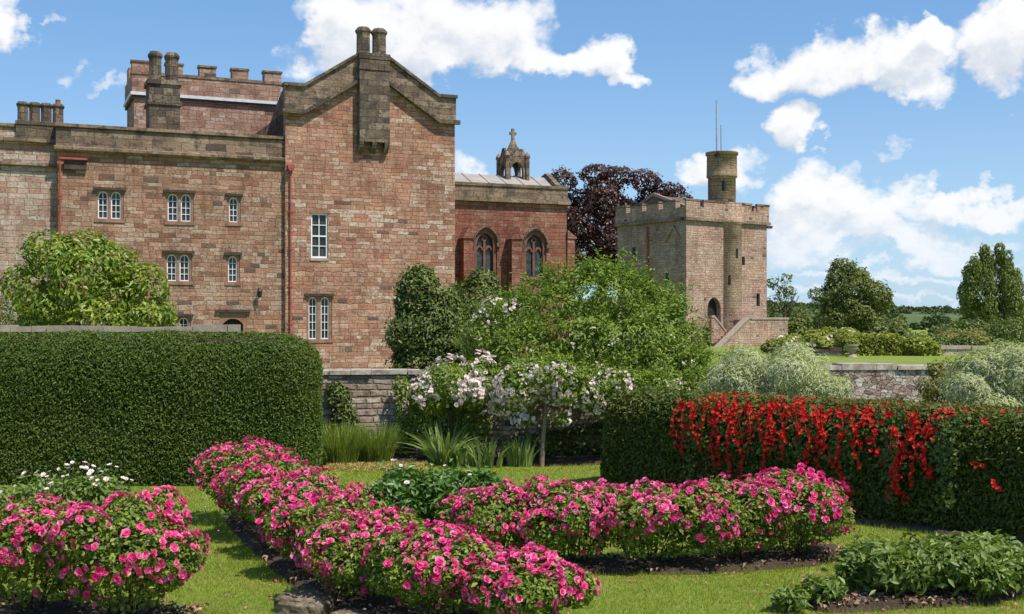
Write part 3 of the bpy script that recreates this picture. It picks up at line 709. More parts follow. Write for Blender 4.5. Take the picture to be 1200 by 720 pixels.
def wrap_uv(me_, cx_, cy_, r_):
    uv = me_.uv_layers['wall'].data; co = me_.vertices
    for poly in me_.polygons:
        aa = [math.atan2(co[me_.loops[l].vertex_index].co.y-cy_, co[me_.loops[l].vertex_index].co.x-cx_) for l in poly.loop_indices]
        if max(aa)-min(aa) > 3: aa = [a+6.2832 if a < 0 else a for a in aa]
        if abs(poly.normal.z) < .8:
            for l, a in zip(poly.loop_indices, aa): uv[l].uv = (a*r_, co[me_.loops[l].vertex_index].co.z)
wrap_uv(ob_.data, tx, bcy, bcr)
for px_, a_, b_ in ((857, 292, 303), (850, 323, 334)):
    x_ = min(max(pt(px_, a_)[0], tx-.6), tx+.6); yb_ = bcy-math.sqrt(bcr**2-(x_-tx)**2); s = MB(); s.box(x_-.1, x_+.1, yb_-.03, yb_+.25, pt.z(px_, b_), pt.z(px_, a_)); s.build('window', M['iron'], tower)
mb = MB()
mb.box(-.12, tw+.12, -.12, .02, zc+.2, zg); mb.box(-.12, tx-tr-.2, .02, .4, zc+.2, zg); mb.box(tx+tr+.2, tw+.12, .02, .4, zc+.2, zg)
mb.box(-.12, .38, .4, td+.1, zc+.2, zg); mb.box(tw-.38, tw+.12, .4, td+.1, zc+.2, zg); mb.box(.38, tw-.38, td-.35, td+.1, zc+.2, zg)
mb.build('parapet', M['tower'], tower)
mb = MB()
mb.box(-.22, tw+.22, -.22, .02, zc+.003, zc+.2)
mb.box(-.22, .38, .4, td+.2, zc+.003, zc+.2); mb.box(tw-.38, tw+.22, .4, td+.2, zc+.003, zc+.2)
mb.build('string_course', M['trim'], tower)
def merlon(x0, x1, y0, y1):
    mb = MB(); mb.box(x0, x1, y0, y1, zg+.003, zp-.1); m_ = mb.build('merlon', M['tower'], tower)
    mb = MB(); mb.box(x0-.04, x1+.04, y0-.04, y1+.04, zp-.097, zp+.03); mb.build('coping', M['trim'], m_)
for x0, x1 in ((-.12, 1.25), (1.62, 3.78), (5.46, 6.55), (7.15, tw+.12)): merlon(x0, x1, -.12, .018)
for y0, y1 in ((.98, 2.3), (2.75, 4.1), (4.55, 5.9), (6.35, td+.1)): merlon(-.12, .36, y0, y1); merlon(tw-.36, tw+.12, y0, y1)
mb = MB(); zr = pt.z(800, 217)-.35; yc = td/2+.3
mb.add([(.6, .6, zg-.1), (tw-.6, .6, zg-.1), (tw-.6, yc, zr), (.6, yc, zr)], [(0, 1, 2, 3)]); mb.add([(.6, yc, zr), (tw-.6, yc, zr), (tw-.6, td-.5, zg-.1), (.6, td-.5, zg-.1)], [(0, 1, 2, 3)])
mb.add([(.6, .6, zg-.1), (.6, yc, zr), (.6, td-.5, zg-.1)], [(0, 1, 2)]); mb.add([(tw-.6, .6, zg-.1), (tw-.6, td-.5, zg-.1), (tw-.6, yc, zr)], [(0, 1, 2)])
mb.build('roof', M['slate'], tower)
mb = MB(); mb.tube([(.62, .5, zg), (.62, yc, zr+.1), (.62, td-.4, zg)], .16, 4, False); mb.build('roof_coping', M['tower'], tower)
# flagpoles
o_fp = MB(); o_fp.tube([(tx-.5, ty, z_t-.3), (tx-.56, ty, pt.z(840, 113))], [.07, .045], 8); o_fp.build('flagpole', M['pole'], tower)
mb = MB(); mb.tube([(tx-.08, ty, z_t-.3), (tx-.1, ty, pt.z(846, 143))], [.03, .02], 6); mb.build('aerial', M['iron'], tower)
# arched door with its dark leaf
s = MB(); x0, x1, z0, z1 = D; zs = z1-1.0
spandrel(s, 'point', x0, x1, zs, z1, .01, .45, 14); o = s.build('door_arch', M['tower'], tower)
d = MB(); d.box(x0+.01, x1-.01, .42, .47, z0, z1); d.build('door', M['door'], tower)
for wd in SL:
    s = MB(); s.box(wd[0]-.003, wd[1]+.003, .2, .25, wd[2], wd[3]); s.build('window', M['iron'], tower)
# slits, drip stones and pipe on the shaded left flank
def flank(yy, z0, z1, wd, mat, nm, d=.03):
    s = MB(); s.box(-d, .12, yy-wd, yy+wd, z0, z1); return s.build(nm, M[mat], tower)
pl = Plane(TO, LY, RX, 0)
fy = lambda px: pl.u(px)
flank(fy(743), pl.z(743, 305), pl.z(743, 290), .16, 'iron', 'window')
flank(fy(782), pl.z(782, 333), pl.z(782, 320), .16, 'iron', 'window')
s = MB(); yy = fy(760); s.tube([(-.12, yy, .6), (-.12, yy, pl.z(760, 266))], .085, 8); s.build('drainpipe', M['redpaint'], tower)
for a, b, t0, t1 in ((780, 790, 284, 264), (790, 797, 266, 280)):
    s = MB(); s.tube([(-.1, fy(a), pl.z(a, t0)), (-.1, fy(b), pl.z(b, t1))], .1, 4, False); s.build('drip_stone', M['tower'], tower)
s = MB(); sx_, sz_ = pt(900, 266); s.box(tw-.05, tw+.75, .1, .32, sz_-.1, sz_+.1); s.build('water_spout', M['darkstone'], tower)
# outer stair: rough block with a flight rising to the door
s = MB(); zl = pt.z(860, 377)+.15
s.box(tx-.35, tw-.15, -2.2, -.003, zb-.6, zl); o = s.build('outer_stair', M['tower'], tower)
s = MB(); n = 10; xA = tx-.353; zA = zl-.3
for i in range(n): s.box(xA-(i+1)*.31, xA-i*.31, -1.75, -.75, zb-.6, zA-(i+.5)*.2)
s.build('steps', M['tower'], o)
s = MB(); s.prism([(xA, zb-.6), (xA, zl+.05), (xA-.2, zl+.05), (xA-3.6, zl-2.35), (xA-3.6, zb-.6)], -2.2, -1.753); s.build('stair_wall', M['tower'], o)
s = MB(); s.prism([(xA+.02, zl+.053), (xA+.02, zl+.2), (xA-.22, zl+.2), (xA-3.65, zl-2.2), (xA-3.65, zl-2.35), (xA-.2, zl+.053)], -2.26, -1.7); s.box(xA+.023, tw-.1, -2.26, -1.7, zl+.003, zl+.15); s.build('coping', M['sill'], o)
s = MB(); s.prism([(1.75, z0-1.5), (1.75, z0+.35), (2.0, z0+.35), (3.2, z0-.75), (3.2, z0-1.5)], -.75, -.45); s.build('stair_wall', M['tower'], o)
s = MB(); s.prism([(1.72, z0+.353), (1.72, z0+.5), (2.05, z0+.5), (3.25, z0-.62), (3.25, z0-.77), (2.0, z0+.353)], -.8, -.4); s.build('coping', M['sill'], o)
# ================================================================== ground
def wall_y(x): return 27.05+.137*(x+0.0)*.95
def G(px, d): return (px-600)/F*d
def Z(py, d): return EYE-(py-HOR)/F*d
def ss(a, b, x):
    t = np.clip((x-a)/(b-a), 0, 1); return t*t*(3-2*t)
gm, t, p, _ = newmat('mown_grass')
geo = t.new('ShaderNodeNewGeometry'); n1 = t.noise(geo.outputs['Position'], .55, 4); n2 = t.noise(geo.outputs['Position'], 14, 5, .7); n3 = t.noise(geo.outputs['Position'], 2.3, 3)
c = t.ramp(n1, [(.3, (.16, .22, .03)), (.55, (.21, .265, .04)), (.75, (.27, .29, .065))])
c = t.mix(t.m('MULTIPLY', t.step(n3, .52, .7), .5), c, (.34, .29, .11))
c = t.mix(1, c, t.ramp(n2, [(.25, (.55, .58, .5)), (.75, (1.3, 1.25, 1.2))]), 'MULTIPLY')
t.l.new(c, p.inputs['Base Color']); p.inputs['Roughness'].default_value = .9; bump(t, p, n2, .05, .7); M['lawn'] = gm
gm, t, p, _ = newmat('bed_soil')
geo = t.new('ShaderNodeNewGeometry'); n1 = t.noise(geo.outputs['Position'], 3, 4); n2 = t.noise(geo.outputs['Position'], 22, 5, .7)
c = t.ramp(n1, [(.3, (.055, .036, .025)), (.7, (.11, .075, .052))]); c = t.mix(t.step(n2, .58, .68), c, (.22, .16, .13))
t.l.new(c, p.inputs['Base Color']); p.inputs['Roughness'].default_value = .95; bump(t, p, n2, .06, 1); M['soil'] = gm
M['dry'] = plain('dry_cut_grass', (.36, .29, .14), .95, .4, 5, .1)
M['hill'] = plain('far_fields', (.13, .16, .06), .95, .3, .006, .1, c2=(.05, .08, .035), bmp=0)

def ground_height(x, t_):
    right = ss(3.0, 5.0, x)
    up = right*2.0+(1-right)*.3
    far = up*(1-ss(14, 45, t_))+1.2*ss(14, 45, t_)*(1-ss(75, 160, t_))+(-3.0)*ss(75, 160, t_)
    far = np.where(x < 3, np.minimum(far, .35), far)
    return np.where(t_ > 0, far, 0.0)
xs = np.concatenate([np.linspace(-4000, -80, 14), np.linspace(-70, 70, 90), np.linspace(80, 4000, 14)])
ts = np.concatenate([[-120, -60], np.linspace(-40, -1, 60), [-.08, .08], np.linspace(.6, 60, 60), np.linspace(66, 300, 25), [450, 800, 1500, 3000, 6000, 9000]])
X, T = np.meshgrid(xs, ts)
Y = 27.05+np.clip(.13*X, -8, 8)+T
Zg = ground_height(X, T)+np.where(T < -.5, .02*np.sin(X*.9+1)*np.sin(T*.7), .0)
nx, ny = len(xs), len(ts)
me = bpy.data.meshes.new('ground')
fs = [(j*nx+i, j*nx+i+1, (j+1)*nx+i+1, (j+1)*nx+i) for j in range(ny-1) for i in range(nx-1)]
me.from_pydata(np.stack([X, Y, Zg], -1).reshape(-1, 3).tolist(), [], fs); me.polygons.foreach_set('use_smooth', [True]*len(fs))
tag(link('ground', me, M['lawn']), kind='structure')
def lawn_z(x, y):
    return .02*np.sin(x*.9+1)*np.sin((y-27.05-np.clip(.13*x, -8, 8))*.7)

# hills on the horizon
rng = np.random.default_rng(5)
hx = np.linspace(-3500, 3500, 140); vv = []; 
for y_, hs in ((900, 0), (1300, .45), (1700, 1), (2600, .6)):
    h = (13+8*np.sin(hx*.0021+1.2)+5*np.sin(hx*.0057+.4))*hs+(-3 if hs == 0 else 0)
    vv.append(np.stack([hx, np.full_like(hx, y_), h], -1))
vv = np.concatenate(vv); n = len(hx)
me = bpy.data.meshes.new('hills'); fs = [(j*n+i, j*n+i+1, (j+1)*n+i+1, (j+1)*n+i) for j in range(3) for i in range(n-1)]
me.from_pydata(vv.tolist(), [], fs); me.polygons.foreach_set('use_smooth', [True]*len(fs)); tag(link('hills', me, M['hill']), kind='structure')

# ================================================================== leaf machinery
def unit(v): return v/np.maximum(np.linalg.norm(v, axis=1, keepdims=True), 1e-9)
def rand_dir(n, rng): return unit(rng.normal(size=(n, 3)))
def wob(p, s, seed=0):
    a = p*s+seed*1.7
    return (np.sin(a[:, 0]*1.0+1.3*np.sin(a[:, 1]*.9+.5))+np.sin(a[:, 1]*1.13+1.1*np.sin(a[:, 2]*1.2))+np.sin(a[:, 2]*1.07+1.2*np.sin(a[:, 0]*1.1+2)))/3
def raw_mesh(name, V, Fc, nv):
    """numpy vertices and faces with nv corners each"""
    me = bpy.data.meshes.new(name); nf = len(Fc)
    me.vertices.add(len(V)); me.vertices.foreach_set('co', np.ascontiguousarray(V, dtype=np.float32).ravel())
    me.loops.add(nf*nv); me.loops.foreach_set('vertex_index', np.ascontiguousarray(Fc, dtype=np.int32).ravel())
    me.polygons.add(nf); me.polygons.foreach_set('loop_start', np.arange(0, nf*nv, nv, dtype=np.int32))
    try: me.polygons.foreach_set('loop_total', np.full(nf, nv, dtype=np.int32))
    except Exception: pass
    me.update(calc_edges=True); me.validate()
    return me
def leaves(P, N, L, Wd, rng, along=None, jit=.6, fold=.18, arr=False):
    """folded four cornered leaves at points P with normals N; length L and width Wd (arrays or numbers)"""
    n = len(P); L = np.broadcast_to(L, n)*rng.uniform(.7, 1.3, n); Wd = np.broadcast_to(Wd, n)*rng.uniform(.75, 1.25, n)
    N = unit(N)
    Tn = rand_dir(n, rng) if along is None else along+rand_dir(n, rng)*jit
    Tn = Tn-N*np.sum(Tn*N, 1, keepdims=True); Tn = unit(Tn); B = np.cross(N, Tn)
    L = L[:, None]; Wd = Wd[:, None]
    a = P-Tn*L*.5; c = P+Tn*L*.5-N*L*.12; up = N*Wd*fold
    b = P+B*Wd*.5+up-Tn*L*.06; d = P-B*Wd*.5+up-Tn*L*.06
    V = np.stack([a, b, c, d], 1).reshape(-1, 3)
    k = np.arange(n)[:, None]*4
    Fc = np.concatenate([k+[0, 1, 2], k+[0, 2, 3]], 1).reshape(-1, 3)
    return (V, Fc) if arr else raw_mesh('leaves', V, Fc, 3)
def lobe_points(lobes, n, rng, rough=.14, freq=2.2, inner=.72, seed=0, tail=0):
    """points in the outer shell of a union of ellipsoids: position, outward direction"""
    C = np.array([l[:3] for l in lobes], float); Rr = np.array([l[3:6] for l in lobes], float)
    ar = (Rr[:, 0]*Rr[:, 1]+Rr[:, 0]*Rr[:, 2]+Rr[:, 1]*Rr[:, 2]); ar /= ar.sum()
    Ps, Ds = [], []; got = 0
    while got < n:
        m_ = int((n-got)*1.8)+50
        k = rng.choice(len(lobes), m_, p=ar); d = rand_dir(m_, rng); r = rng.uniform(inner, 1, m_)**.7
        P = C[k]+d*Rr[k]*r[:, None]
        P += d*Rr[k]*(tail*(rng.uniform(0, 1, m_) < .4)*np.minimum(rng.exponential(.09, m_), .35))[:, None]+d*Rr[k]*(.08*wob(C[k]+d*Rr[k], 8/np.mean(Rr), seed+9))[:, None]
        P += d*Rr[k]*(rough*wob(C[k]+d*Rr[k], freq/np.mean(Rr), seed)[:, None])
        ok = np.ones(m_, bool)
        for j in range(len(lobes)):
            q = np.sum(((P-C[j])/Rr[j])**2, 1); ok &= ~((q < .55) & (k != j))
        Ps.append(P[ok]); Ds.append(unit(d/Rr[k])[ok]); got += ok.sum()
    return np.concatenate(Ps)[:n], np.concatenate(Ds)[:n]
def crown_mesh(lobes, n, L, Wd, rng, up=.5, droop=0, rough=.14, freq=2.2, inner=.72, fuzz=.7, gaps=0, seed=0):
    P, D = lobe_points(lobes, n, rng, rough, freq, inner, seed, 1)
    if gaps:
        keep = wob(P, 2.6/np.mean([l[3] for l in lobes]), seed+3)+.35*rng.normal(size=len(P)) > gaps-.6
        P, D = P[keep], D[keep]
    N = D+np.array([0, 0, up])+rand_dir(len(P), rng)*fuzz
    al = None
    if droop: al = D*.5+np.array([0, 0, -droop])
    return leaves(P, N, L, Wd, rng, al)
def random_lobes(c, r, n, size, rng, squash=.8, zmin=None):
    """lobes scattered round an ellipsoid's shell plus a core"""
    out = [(c[0], c[1], c[2], r[0]*.72, r[1]*.72, r[2]*.72)]
    for i in range(n):
        z = 1-2*(i+.5)/n; a = i*2.39996+rng.uniform(-.3, .3); q = math.sqrt(max(1-z*z, 0))
        f = rng.uniform(.55, .78); s = size*rng.uniform(.75, 1.25)
        p_ = (c[0]+r[0]*f*q*math.cos(a), c[1]+r[1]*f*q*math.sin(a), c[2]+r[2]*f*z)
        if zmin is not None and p_[2]-s*squash < zmin: p_ = (p_[0], p_[1], zmin+s*squash)
        out.append((*p_, s, s, s*squash))
    return out
def limbs(mb, base, top, r0, crown_c, crown_r, n, rng):
    """tapered trunk that forks into limbs reaching the crown"""
    b = Vector(base); tp = Vector(top)
    mid = b.lerp(tp, .5)+Vector((rng.uniform(-.05, .05), rng.uniform(-.05, .05), 0))*(tp-b).length
    mb.tube([b-Vector((0, 0, .2)), b.lerp(mid, .15), mid, tp], [r0*1.35, r0*1.05, r0*.85, r0*.6], 9)
    for i in range(n):
        a = i*2.4+rng.uniform(-.4, .4); e = rng.uniform(-.1, .9)
        tip = Vector((crown_c[0]+crown_r[0]*.75*math.cos(a)*math.cos(e), crown_c[1]+crown_r[1]*.75*math.sin(a)*math.cos(e), crown_c[2]+crown_r[2]*.75*math.sin(e)))
        st = mid.lerp(tp, rng.uniform(.1, 1)); kn = st.lerp(tip, .5)+Vector((0, 0, -.06*(tip-st).length))
        mb.tube([st, kn, tip], [r0*.45, r0*.28, r0*.08], 6)
M['bark'] = plain('grey_brown_bark', (.13, .10, .075), .95, .4, 7, .1, bmp=.02)
M['twig'] = plain('twig_brown', (.075, .055, .035), .95, .4, 9, .1)
M['stem'] = plain('green_stem', (.09, .13, .04), .8, .3, 9, .2)
NG = (1.9, 1.7, 1.45)
LM = {
 'yew': leafmat('yew_leaf', [(.034, .062, .013), (.045, .08, .015), (.058, .10, .017), (.074, .12, .02)], .28, .5, .3, patch=(.066, .094, .02), patch_scale=.55),
 'yew2': leafmat('dark_yew_leaf', [(.034, .056, .011), (.046, .074, .014), (.062, .09, .017), (.082, .105, .02)], .28, .5, .3, patch=(.085, .082, .02), patch_scale=.7),
 'lime': leafmat('bright_laurel_leaf', [(.038, .078, .009), (.08, .14, .014), (.13, .195, .02), (.19, .24, .026), (.055, .10, .012)], .32, .4, .5),
 'mound': leafmat('fresh_rose_leaf', [(.068, .122, .018), (.105, .17, .025), (.15, .215, .038), (.085, .14, .022)], .35, .5, .35),
 'dark': leafmat('dark_evergreen_leaf', [(.032, .055, .013), (.05, .08, .018), (.08, .115, .026), (.10, .13, .032)], .2, .45, .35),
 'silver': leafmat('silver_leaf', [(.19, .235, .145), (.25, .30, .20), (.32, .37, .27), (.17, .20, .135)], .3, .7, .2, gain=NG),
 'olive': leafmat('olive_leaf', [(.10, .12, .035), (.14, .15, .05), (.18, .18, .07)], .3, .6, .25),
 'rose': leafmat('rose_leaf', [(.04, .075, .012), (.07, .12, .018), (.12, .175, .026), (.18, .225, .036)], .3, .45, .4),
 'peony': leafmat('peony_leaf', [(.035, .085, .018), (.055, .12, .025), (.08, .155, .035)], .28, .4, .45),
 'peony2': leafmat('pale_peony_leaf', [(.06, .105, .025), (.095, .15, .035), (.13, .185, .05)], .3, .45, .4),  # paler green than the other peony leaf
 'iris': leafmat('iris_blade', [(.10, .16, .06), (.14, .21, .08), (.19, .25, .11)], .3, .5, .3),
 'grass': leafmat('long_grass_blade', [(.09, .15, .03), (.13, .19, .04), (.17, .22, .06)], .35, .6, .2),
 'blade': leafmat('lawn_blade', [(.11, .17, .022), (.15, .21, .03), (.19, .235, .045), (.125, .185, .025)], .45, .6, .2, patch=(.185, .185, .05), patch_scale=.8),
 'copper': leafmat('copper_beech_leaf', [(.026, .014, .014), (.04, .021, .02), (.06, .032, .028), (.085, .05, .04)], .22, .4, .45, tr_col=(1.5, .7, .6)),
 'oak': leafmat('broad_tree_leaf', [(.055, .08, .022), (.08, .11, .03), (.105, .135, .042), (.13, .15, .055)], .25, .5, .3),
 'birch': leafmat('birch_leaf', [(.065, .098, .024), (.095, .13, .034), (.125, .16, .046)], .28, .5, .3),
 'ash': leafmat('thin_tree_leaf', [(.06, .085, .03), (.085, .115, .04), (.11, .14, .055)], .3, .5, .3),
 'wood': leafmat('far_wood_leaf', [(.028, .05, .02), (.04, .065, .025), (.055, .082, .03)], .15, .7, .2),
 'field': leafmat('yellow_hedge_leaf', [(.10, .14, .025), (.15, .185, .035), (.20, .23, .05)], .3, .5, .3),
 'climber': leafmat('climber_leaf', [(.04, .065, .014), (.06, .095, .02), (.085, .12, .026)], .28, .5, .3),
}
PM = {
 'pink': petalmat('deep_pink_petal', [(.74, .022, .18), (.82, .035, .24), (.86, .08, .32), (.88, .34, .54), (.78, .022, .17), (.83, .05, .27), (.86, .18, .42), (.80, .03, .22), (.84, .40, .50), (.80, .025, .19), (.86, .09, .34)]),
 'white': petalmat('blush_white_petal', [(.86, .77, .68), (.87, .71, .67), (.88, .82, .74), (.85, .63, .62)]),
 'red': petalmat('scarlet_petal', [(.50, .006, .012), (.66, .010, .012), (.78, .02, .015), (.42, .006, .01), (.72, .04, .015)], .2),
 'cream': petalmat('cream_petal', [(.80, .74, .55), (.82, .78, .66)]),
}
# ================================================================== garden walls
M['rubble'] = ashlar('grey_rubble_wall', [(.26, .195, .15), (.40, .32, .255), (.32, .24, .185), (.47, .40, .33), (.34, .245, .19)], .13, .26, .08, seed=12, pale=(.54, .48, .41), pale_amt=.9, mortar=(.2, .155, .12), blotch=(.07, .055, .04), blotch_amt=.5, joint=.03)
M['lichen'] = plain('lichened_coping', (.56, .51, .44), .95, .3, 5, .1, c2=(.24, .19, .15), bmp=.03)
M['rubble2'] = rubble('pale_rubble_wall', [(.17, .10, .075), (.50, .43, .37), (.30, .19, .15), (.60, .54, .47), (.40, .29, .24), (.14, .10, .08)], (.10, .075, .06), 6.5, (.64, .58, .52), 1.5)
def garden_wall(name, pts, zt, zb, th, mat, label, cop=.14, copmat='sill'):
    """stone wall along pts (x, y) with an uneven coping of separate long stones"""
    rng = np.random.default_rng(len(label))
    a, b = Vector((*pts[0], 0)), Vector((*pts[1], 0)); ln = (b-a).length; rz = math.atan2((b-a).y, (b-a).x)
    root = empty(name, a, rz, label, 'wall')
    mb = MB(); mb.box(0, ln, -th/2, th/2, zb, zt-cop); mb.build('masonry', mat, root)
    mb = MB(); x = 0
    while x < ln-.05:
        l = min(rng.uniform(.28, .85), ln-x); dz = rng.uniform(-.045, .035); dy = rng.uniform(-.03, .04)
        mb.box(x, x+l-.012, -th/2-.06+dy, th/2+.05+dy, zt-cop+.003, zt+dz); x += l
    mb.build('coping', M[copmat], root)
    return root
garden_wall('garden_wall', ((-7.6, wall_y(-7.6)), (5.2, wall_y(5.2))), 2.0, -.2, .5, M['rubble'], 'grey rubble garden wall with coping seen between the tall clipped hedge and the dark bush', .11, 'lichen')
garden_wall('garden_wall', ((5.202, wall_y(5.202)), (30, wall_y(30))), 2.06, -.2, .5, M['rubble2'], 'pale lime-washed rubble wall holding the upper lawn behind the silver shrub', .13, 'lichen')
garden_wall('garden_wall', ((-16, 28.6), (-6.6, 28.9)), 2.96, -.2, .45, M['rubble'], 'higher stone wall whose pale flat coping shows just above the tall clipped hedge', .15)
# pale plinth of squared stones behind that wall, with a dark drain opening
pl_ = empty('stone_plinth', (G(16, 44), 44, 0), 0, 'low pale stone block with a small dark opening at the foot of the castle wall', 'plinth')
mb = MB(); w0 = G(82, 44)-G(16, 44); wall_with_holes(mb, 0, w0, .2, Z(376, 44), 0, [(G(57, 44)-G(16, 44), G(69, 44)-G(16, 44), Z(386, 44), Z(378.5, 44))], .3); shell(mb, 0, w0, 0, 1.2, .2, Z(376, 44)); mb.build('masonry', M['far_wing'], pl_)
mb = MB(); mb.box(-.05, w0*.6, -.06, 1.25, Z(376, 44)+.003, Z(371.5, 44)); mb.build('coping', M['sill'], pl_)
garden_wall('garden_wall', ((G(1055, 38), 38), (G(1150, 39), 39)), Z(405.5, 38), 1.6, .4, M['rubble2'], 'low brown stone wall at the far right end of the upper lawn', .12)
garden_wall('garden_wall', ((G(905, 36.6), 36.6), (G(990, 36.8), 36.8)), Z(408, 36.6), 1.6, .4, M['rubble'], 'low dark stone wall under the white-flowered hedge beyond the upper lawn', .1, 'darkstone')
# little pale urn by the hedge
ur = empty('garden_urn', (G(998, 35.2), 35.2, 2.0-.02), 0, 'small pale weathered garden urn standing on the upper lawn by the low hedge', 'urn')
mb = MB(); mb.lathe(0, 0, [(.16, 0), (.16, .06), (.08, .1), (.07, .15), (.13, .2), (.18, .28), (.18, .33), (.21, .36), (.21, .39), (.15, .39), (.14, .34)], 16); mb.build('urn_bowl', M['sill'], ur)
rng = np.random.default_rng(3); me = crown_mesh([(0, 0, .43, .19, .19, .13)], 260, .10, .05, rng, .4); link('plant', me, LM['field'], ur)

# ================================================================== clipped hedges
def hedge(name, a, b, depth, h, n, mat, label, rr=.38, L=.10, Wd=.035, seed=1, wobble=.05, corebulge=0, top_sag=0):
    """clipped hedge from a to b (front line); leaves spread over a rounded box, added solid dark core inside to block light"""
    rng = np.random.default_rng(seed)
    a = Vector((*a, 0)); b = Vector((*b, 0)); ln = (b-a).length; rz = math.atan2((b-a).y, (b-a).x)
    root = empty(name, a, rz, label, 'hedge')
    lo = np.array([rr, rr, 0]); hi = np.array([ln-rr, depth-rr, h-rr])
    faces = [(ln*h, 0), (ln*depth, 1), (depth*h, 2), (depth*h, 3), (ln*h*.35, 4)]
    wts = np.array([f[0] for f in faces]); wts /= wts.sum(); k = rng.choice(5, n, p=wts)
    P = rng.uniform(0, 1, (n, 3))*np.array([ln, depth, h])
    P[k == 0, 1] = 0; P[k == 1, 2] = h; P[k == 2, 0] = 0; P[k == 3, 0] = ln; P[k == 4, 1] = depth
    Q = np.clip(P, lo, hi); D = unit(P-Q); S = Q+D*rr
    bump_ = wob(S, 1.1, seed)*wobble+wob(S, 3.7, seed+2)*wobble*.6+rng.normal(0, .022, n)-rng.uniform(0, .07, n)
    S = S+D*bump_[:, None]; S[:, 2] += top_sag*np.sin(S[:, 0]*.7)*(S[:, 2]/h); S[:, 2] = np.maximum(S[:, 2], .02)
    N = D*.55+np.array([0, 0, .35])+rand_dir(n, rng)*.75
    me = leaves(S, N, L, Wd, rng, D*.5+np.array([.2, 0, .7]), .7); link('foliage', me, mat, root)
    mb = MB(); i = .1
    c = [(rr*.6+i, i), (ln-rr*.6-i, i), (ln-i, rr*.6+i), (ln-i, depth-rr*.6-i), (ln-rr*.6-i, depth-i), (rr*.6+i, depth-i), (i, depth-rr*.6-i), (i, rr*.6+i)]
    z1, z2 = h-rr*.7-i, h-i; cs = [(ln/2+(x-ln/2)*(1-rr*.8/ln), depth/2+(y-depth/2)*(1-rr*.8/depth)) for x, y in c]
    v = [(x, y, 0) for x, y in c]+[(x, y, z1) for x, y in c]+[(x, y, z2) for x, y in cs]; m_ = 8
    fs = [(j*m_+q_, j*m_+(q_+1) % m_, (j+1)*m_+(q_+1) % m_, (j+1)*m_+q_) for j in range(2) for q_ in range(m_)]+[tuple(range(16, 24))]
    mb.add(v, fs); mb.build('twig_brown', M['twig'], root)  # unseen solid core, added to keep light from passing through the hedge
    return root
hedge('clipped_hedge', (-12.2, 22.3), (-3.70, 22.3), 1.9, 2.84, 230000, LM['yew'], 'tall clipped green yew hedge with a rounded end in front of the castle', .8, .07, .026, 1, .055)
RA, RB = Vector((1.52, 22.3, 0)), Vector((8.5, 14.9, 0))
hedge('clipped_hedge', RA[:2], RB[:2], 1.6, 1.80, 120000, LM['yew2'], 'lower dark clipped hedge hung with scarlet flowers on the right', .5, .10, .036, 2, .07)

# ---- scarlet flame creeper on the hedge ------------------------------------------
hx_ = (RB-RA).normalized(); hn = Vector((hx_.y, -hx_.x, 0)); HL = (RB-RA).length
cre = empty('flowering_creeper', RA, math.atan2(hx_.y, hx_.x), 'scarlet flowering creeper trailing down the face of the dark clipped hedge', 'creeper')
rng = np.random.default_rng(11)
def hedge_u(px):
    a = (px-600)/F; return (a*RA.y-RA.x)/(hx_.x-a*hx_.y)
def flower_bits(P, rad, rng, npet=5, tilt=.5, D=None):
    """small open flowers: npet petals each"""
    n = len(P); V = []; Fc = []
    N = unit((D if D is not None else np.tile([0, -1, .3], (n, 1)))+rand_dir(n, rng)*.6); T = unit(np.cross(N, rand_dir(n, rng))); B = np.cross(N, T)
    out = []
    for i in range(npet):
        a = 2*math.pi*i/npet; d = T*math.cos(a)+B*math.sin(a); e = -T*math.sin(a)+B*math.cos(a); r = (rad*rng.uniform(.8, 1.2, n))[:, None]
        v = np.stack([P, P+d*r*.6+e*r*.42+N*r*tilt*.6, P+d*r*1.1+N*r*tilt*.7, P+d*r*.6-e*r*.42+N*r*tilt*.6], 1)
        out.append(v)
    V = np.stack(out, 1).reshape(-1, 3); k = np.arange(n*npet)[:, None]*4
    return V, np.concatenate([k+[0, 1, 2], k+[0, 2, 3]], 1).reshape(-1, 3)
# leaves of the creeper over the middle of the hedge face and top
n = 18000; uu = rng.normal(0, 1, n); uL, uR = hedge_u(800), hedge_u(1110)
uu = rng.uniform(uL-.1, uR+.35, n); zz = rng.uniform(.35, 1.72, n); m_ = wob(np.stack([uu*2.4, zz*.35, zz*0], 1), 3.0, 2)+.3*rng.normal(size=n) > -.1+.5*(zz < .9)
uu, zz = uu[m_], zz[m_]; P = np.stack([uu, -.03-rng.uniform(0, .1, len(uu))+np.maximum(zz-1.4, 0)*.5, zz], 1)
link('foliage', leaves(P, np.tile([0, -1, .4], (len(P), 1))+rand_dir(len(P), rng)*.6, .07, .06, rng), LM['climber'], cre)
strands = [(799, 470, 520), (806, 470, 535), (812, 472, 505), (818, 476, 528), (828, 472, 512), (838, 478, 548), (848, 470, 545), (857, 470, 558), (866, 472, 560), (876, 468, 515), (884, 470, 522), (894, 472, 530), (903, 472, 556), (912, 470, 528),
 (922, 472, 540), (930, 474, 520), (940, 470, 520), (948, 474, 545), (958, 476, 530), (966, 472, 552), (974, 480, 545), (985, 480, 515), (994, 500, 580), (1003, 472, 520), (1013, 472, 548), (1022, 485, 500), (1040, 476, 545), (1050, 500, 575), (1058, 520, 590), (1066, 495, 588), (1076, 470, 570), (1087, 495, 560), (1090, 535, 560), (1148, 540, 549), (1156, 462, 500), (1172, 562, 576)]
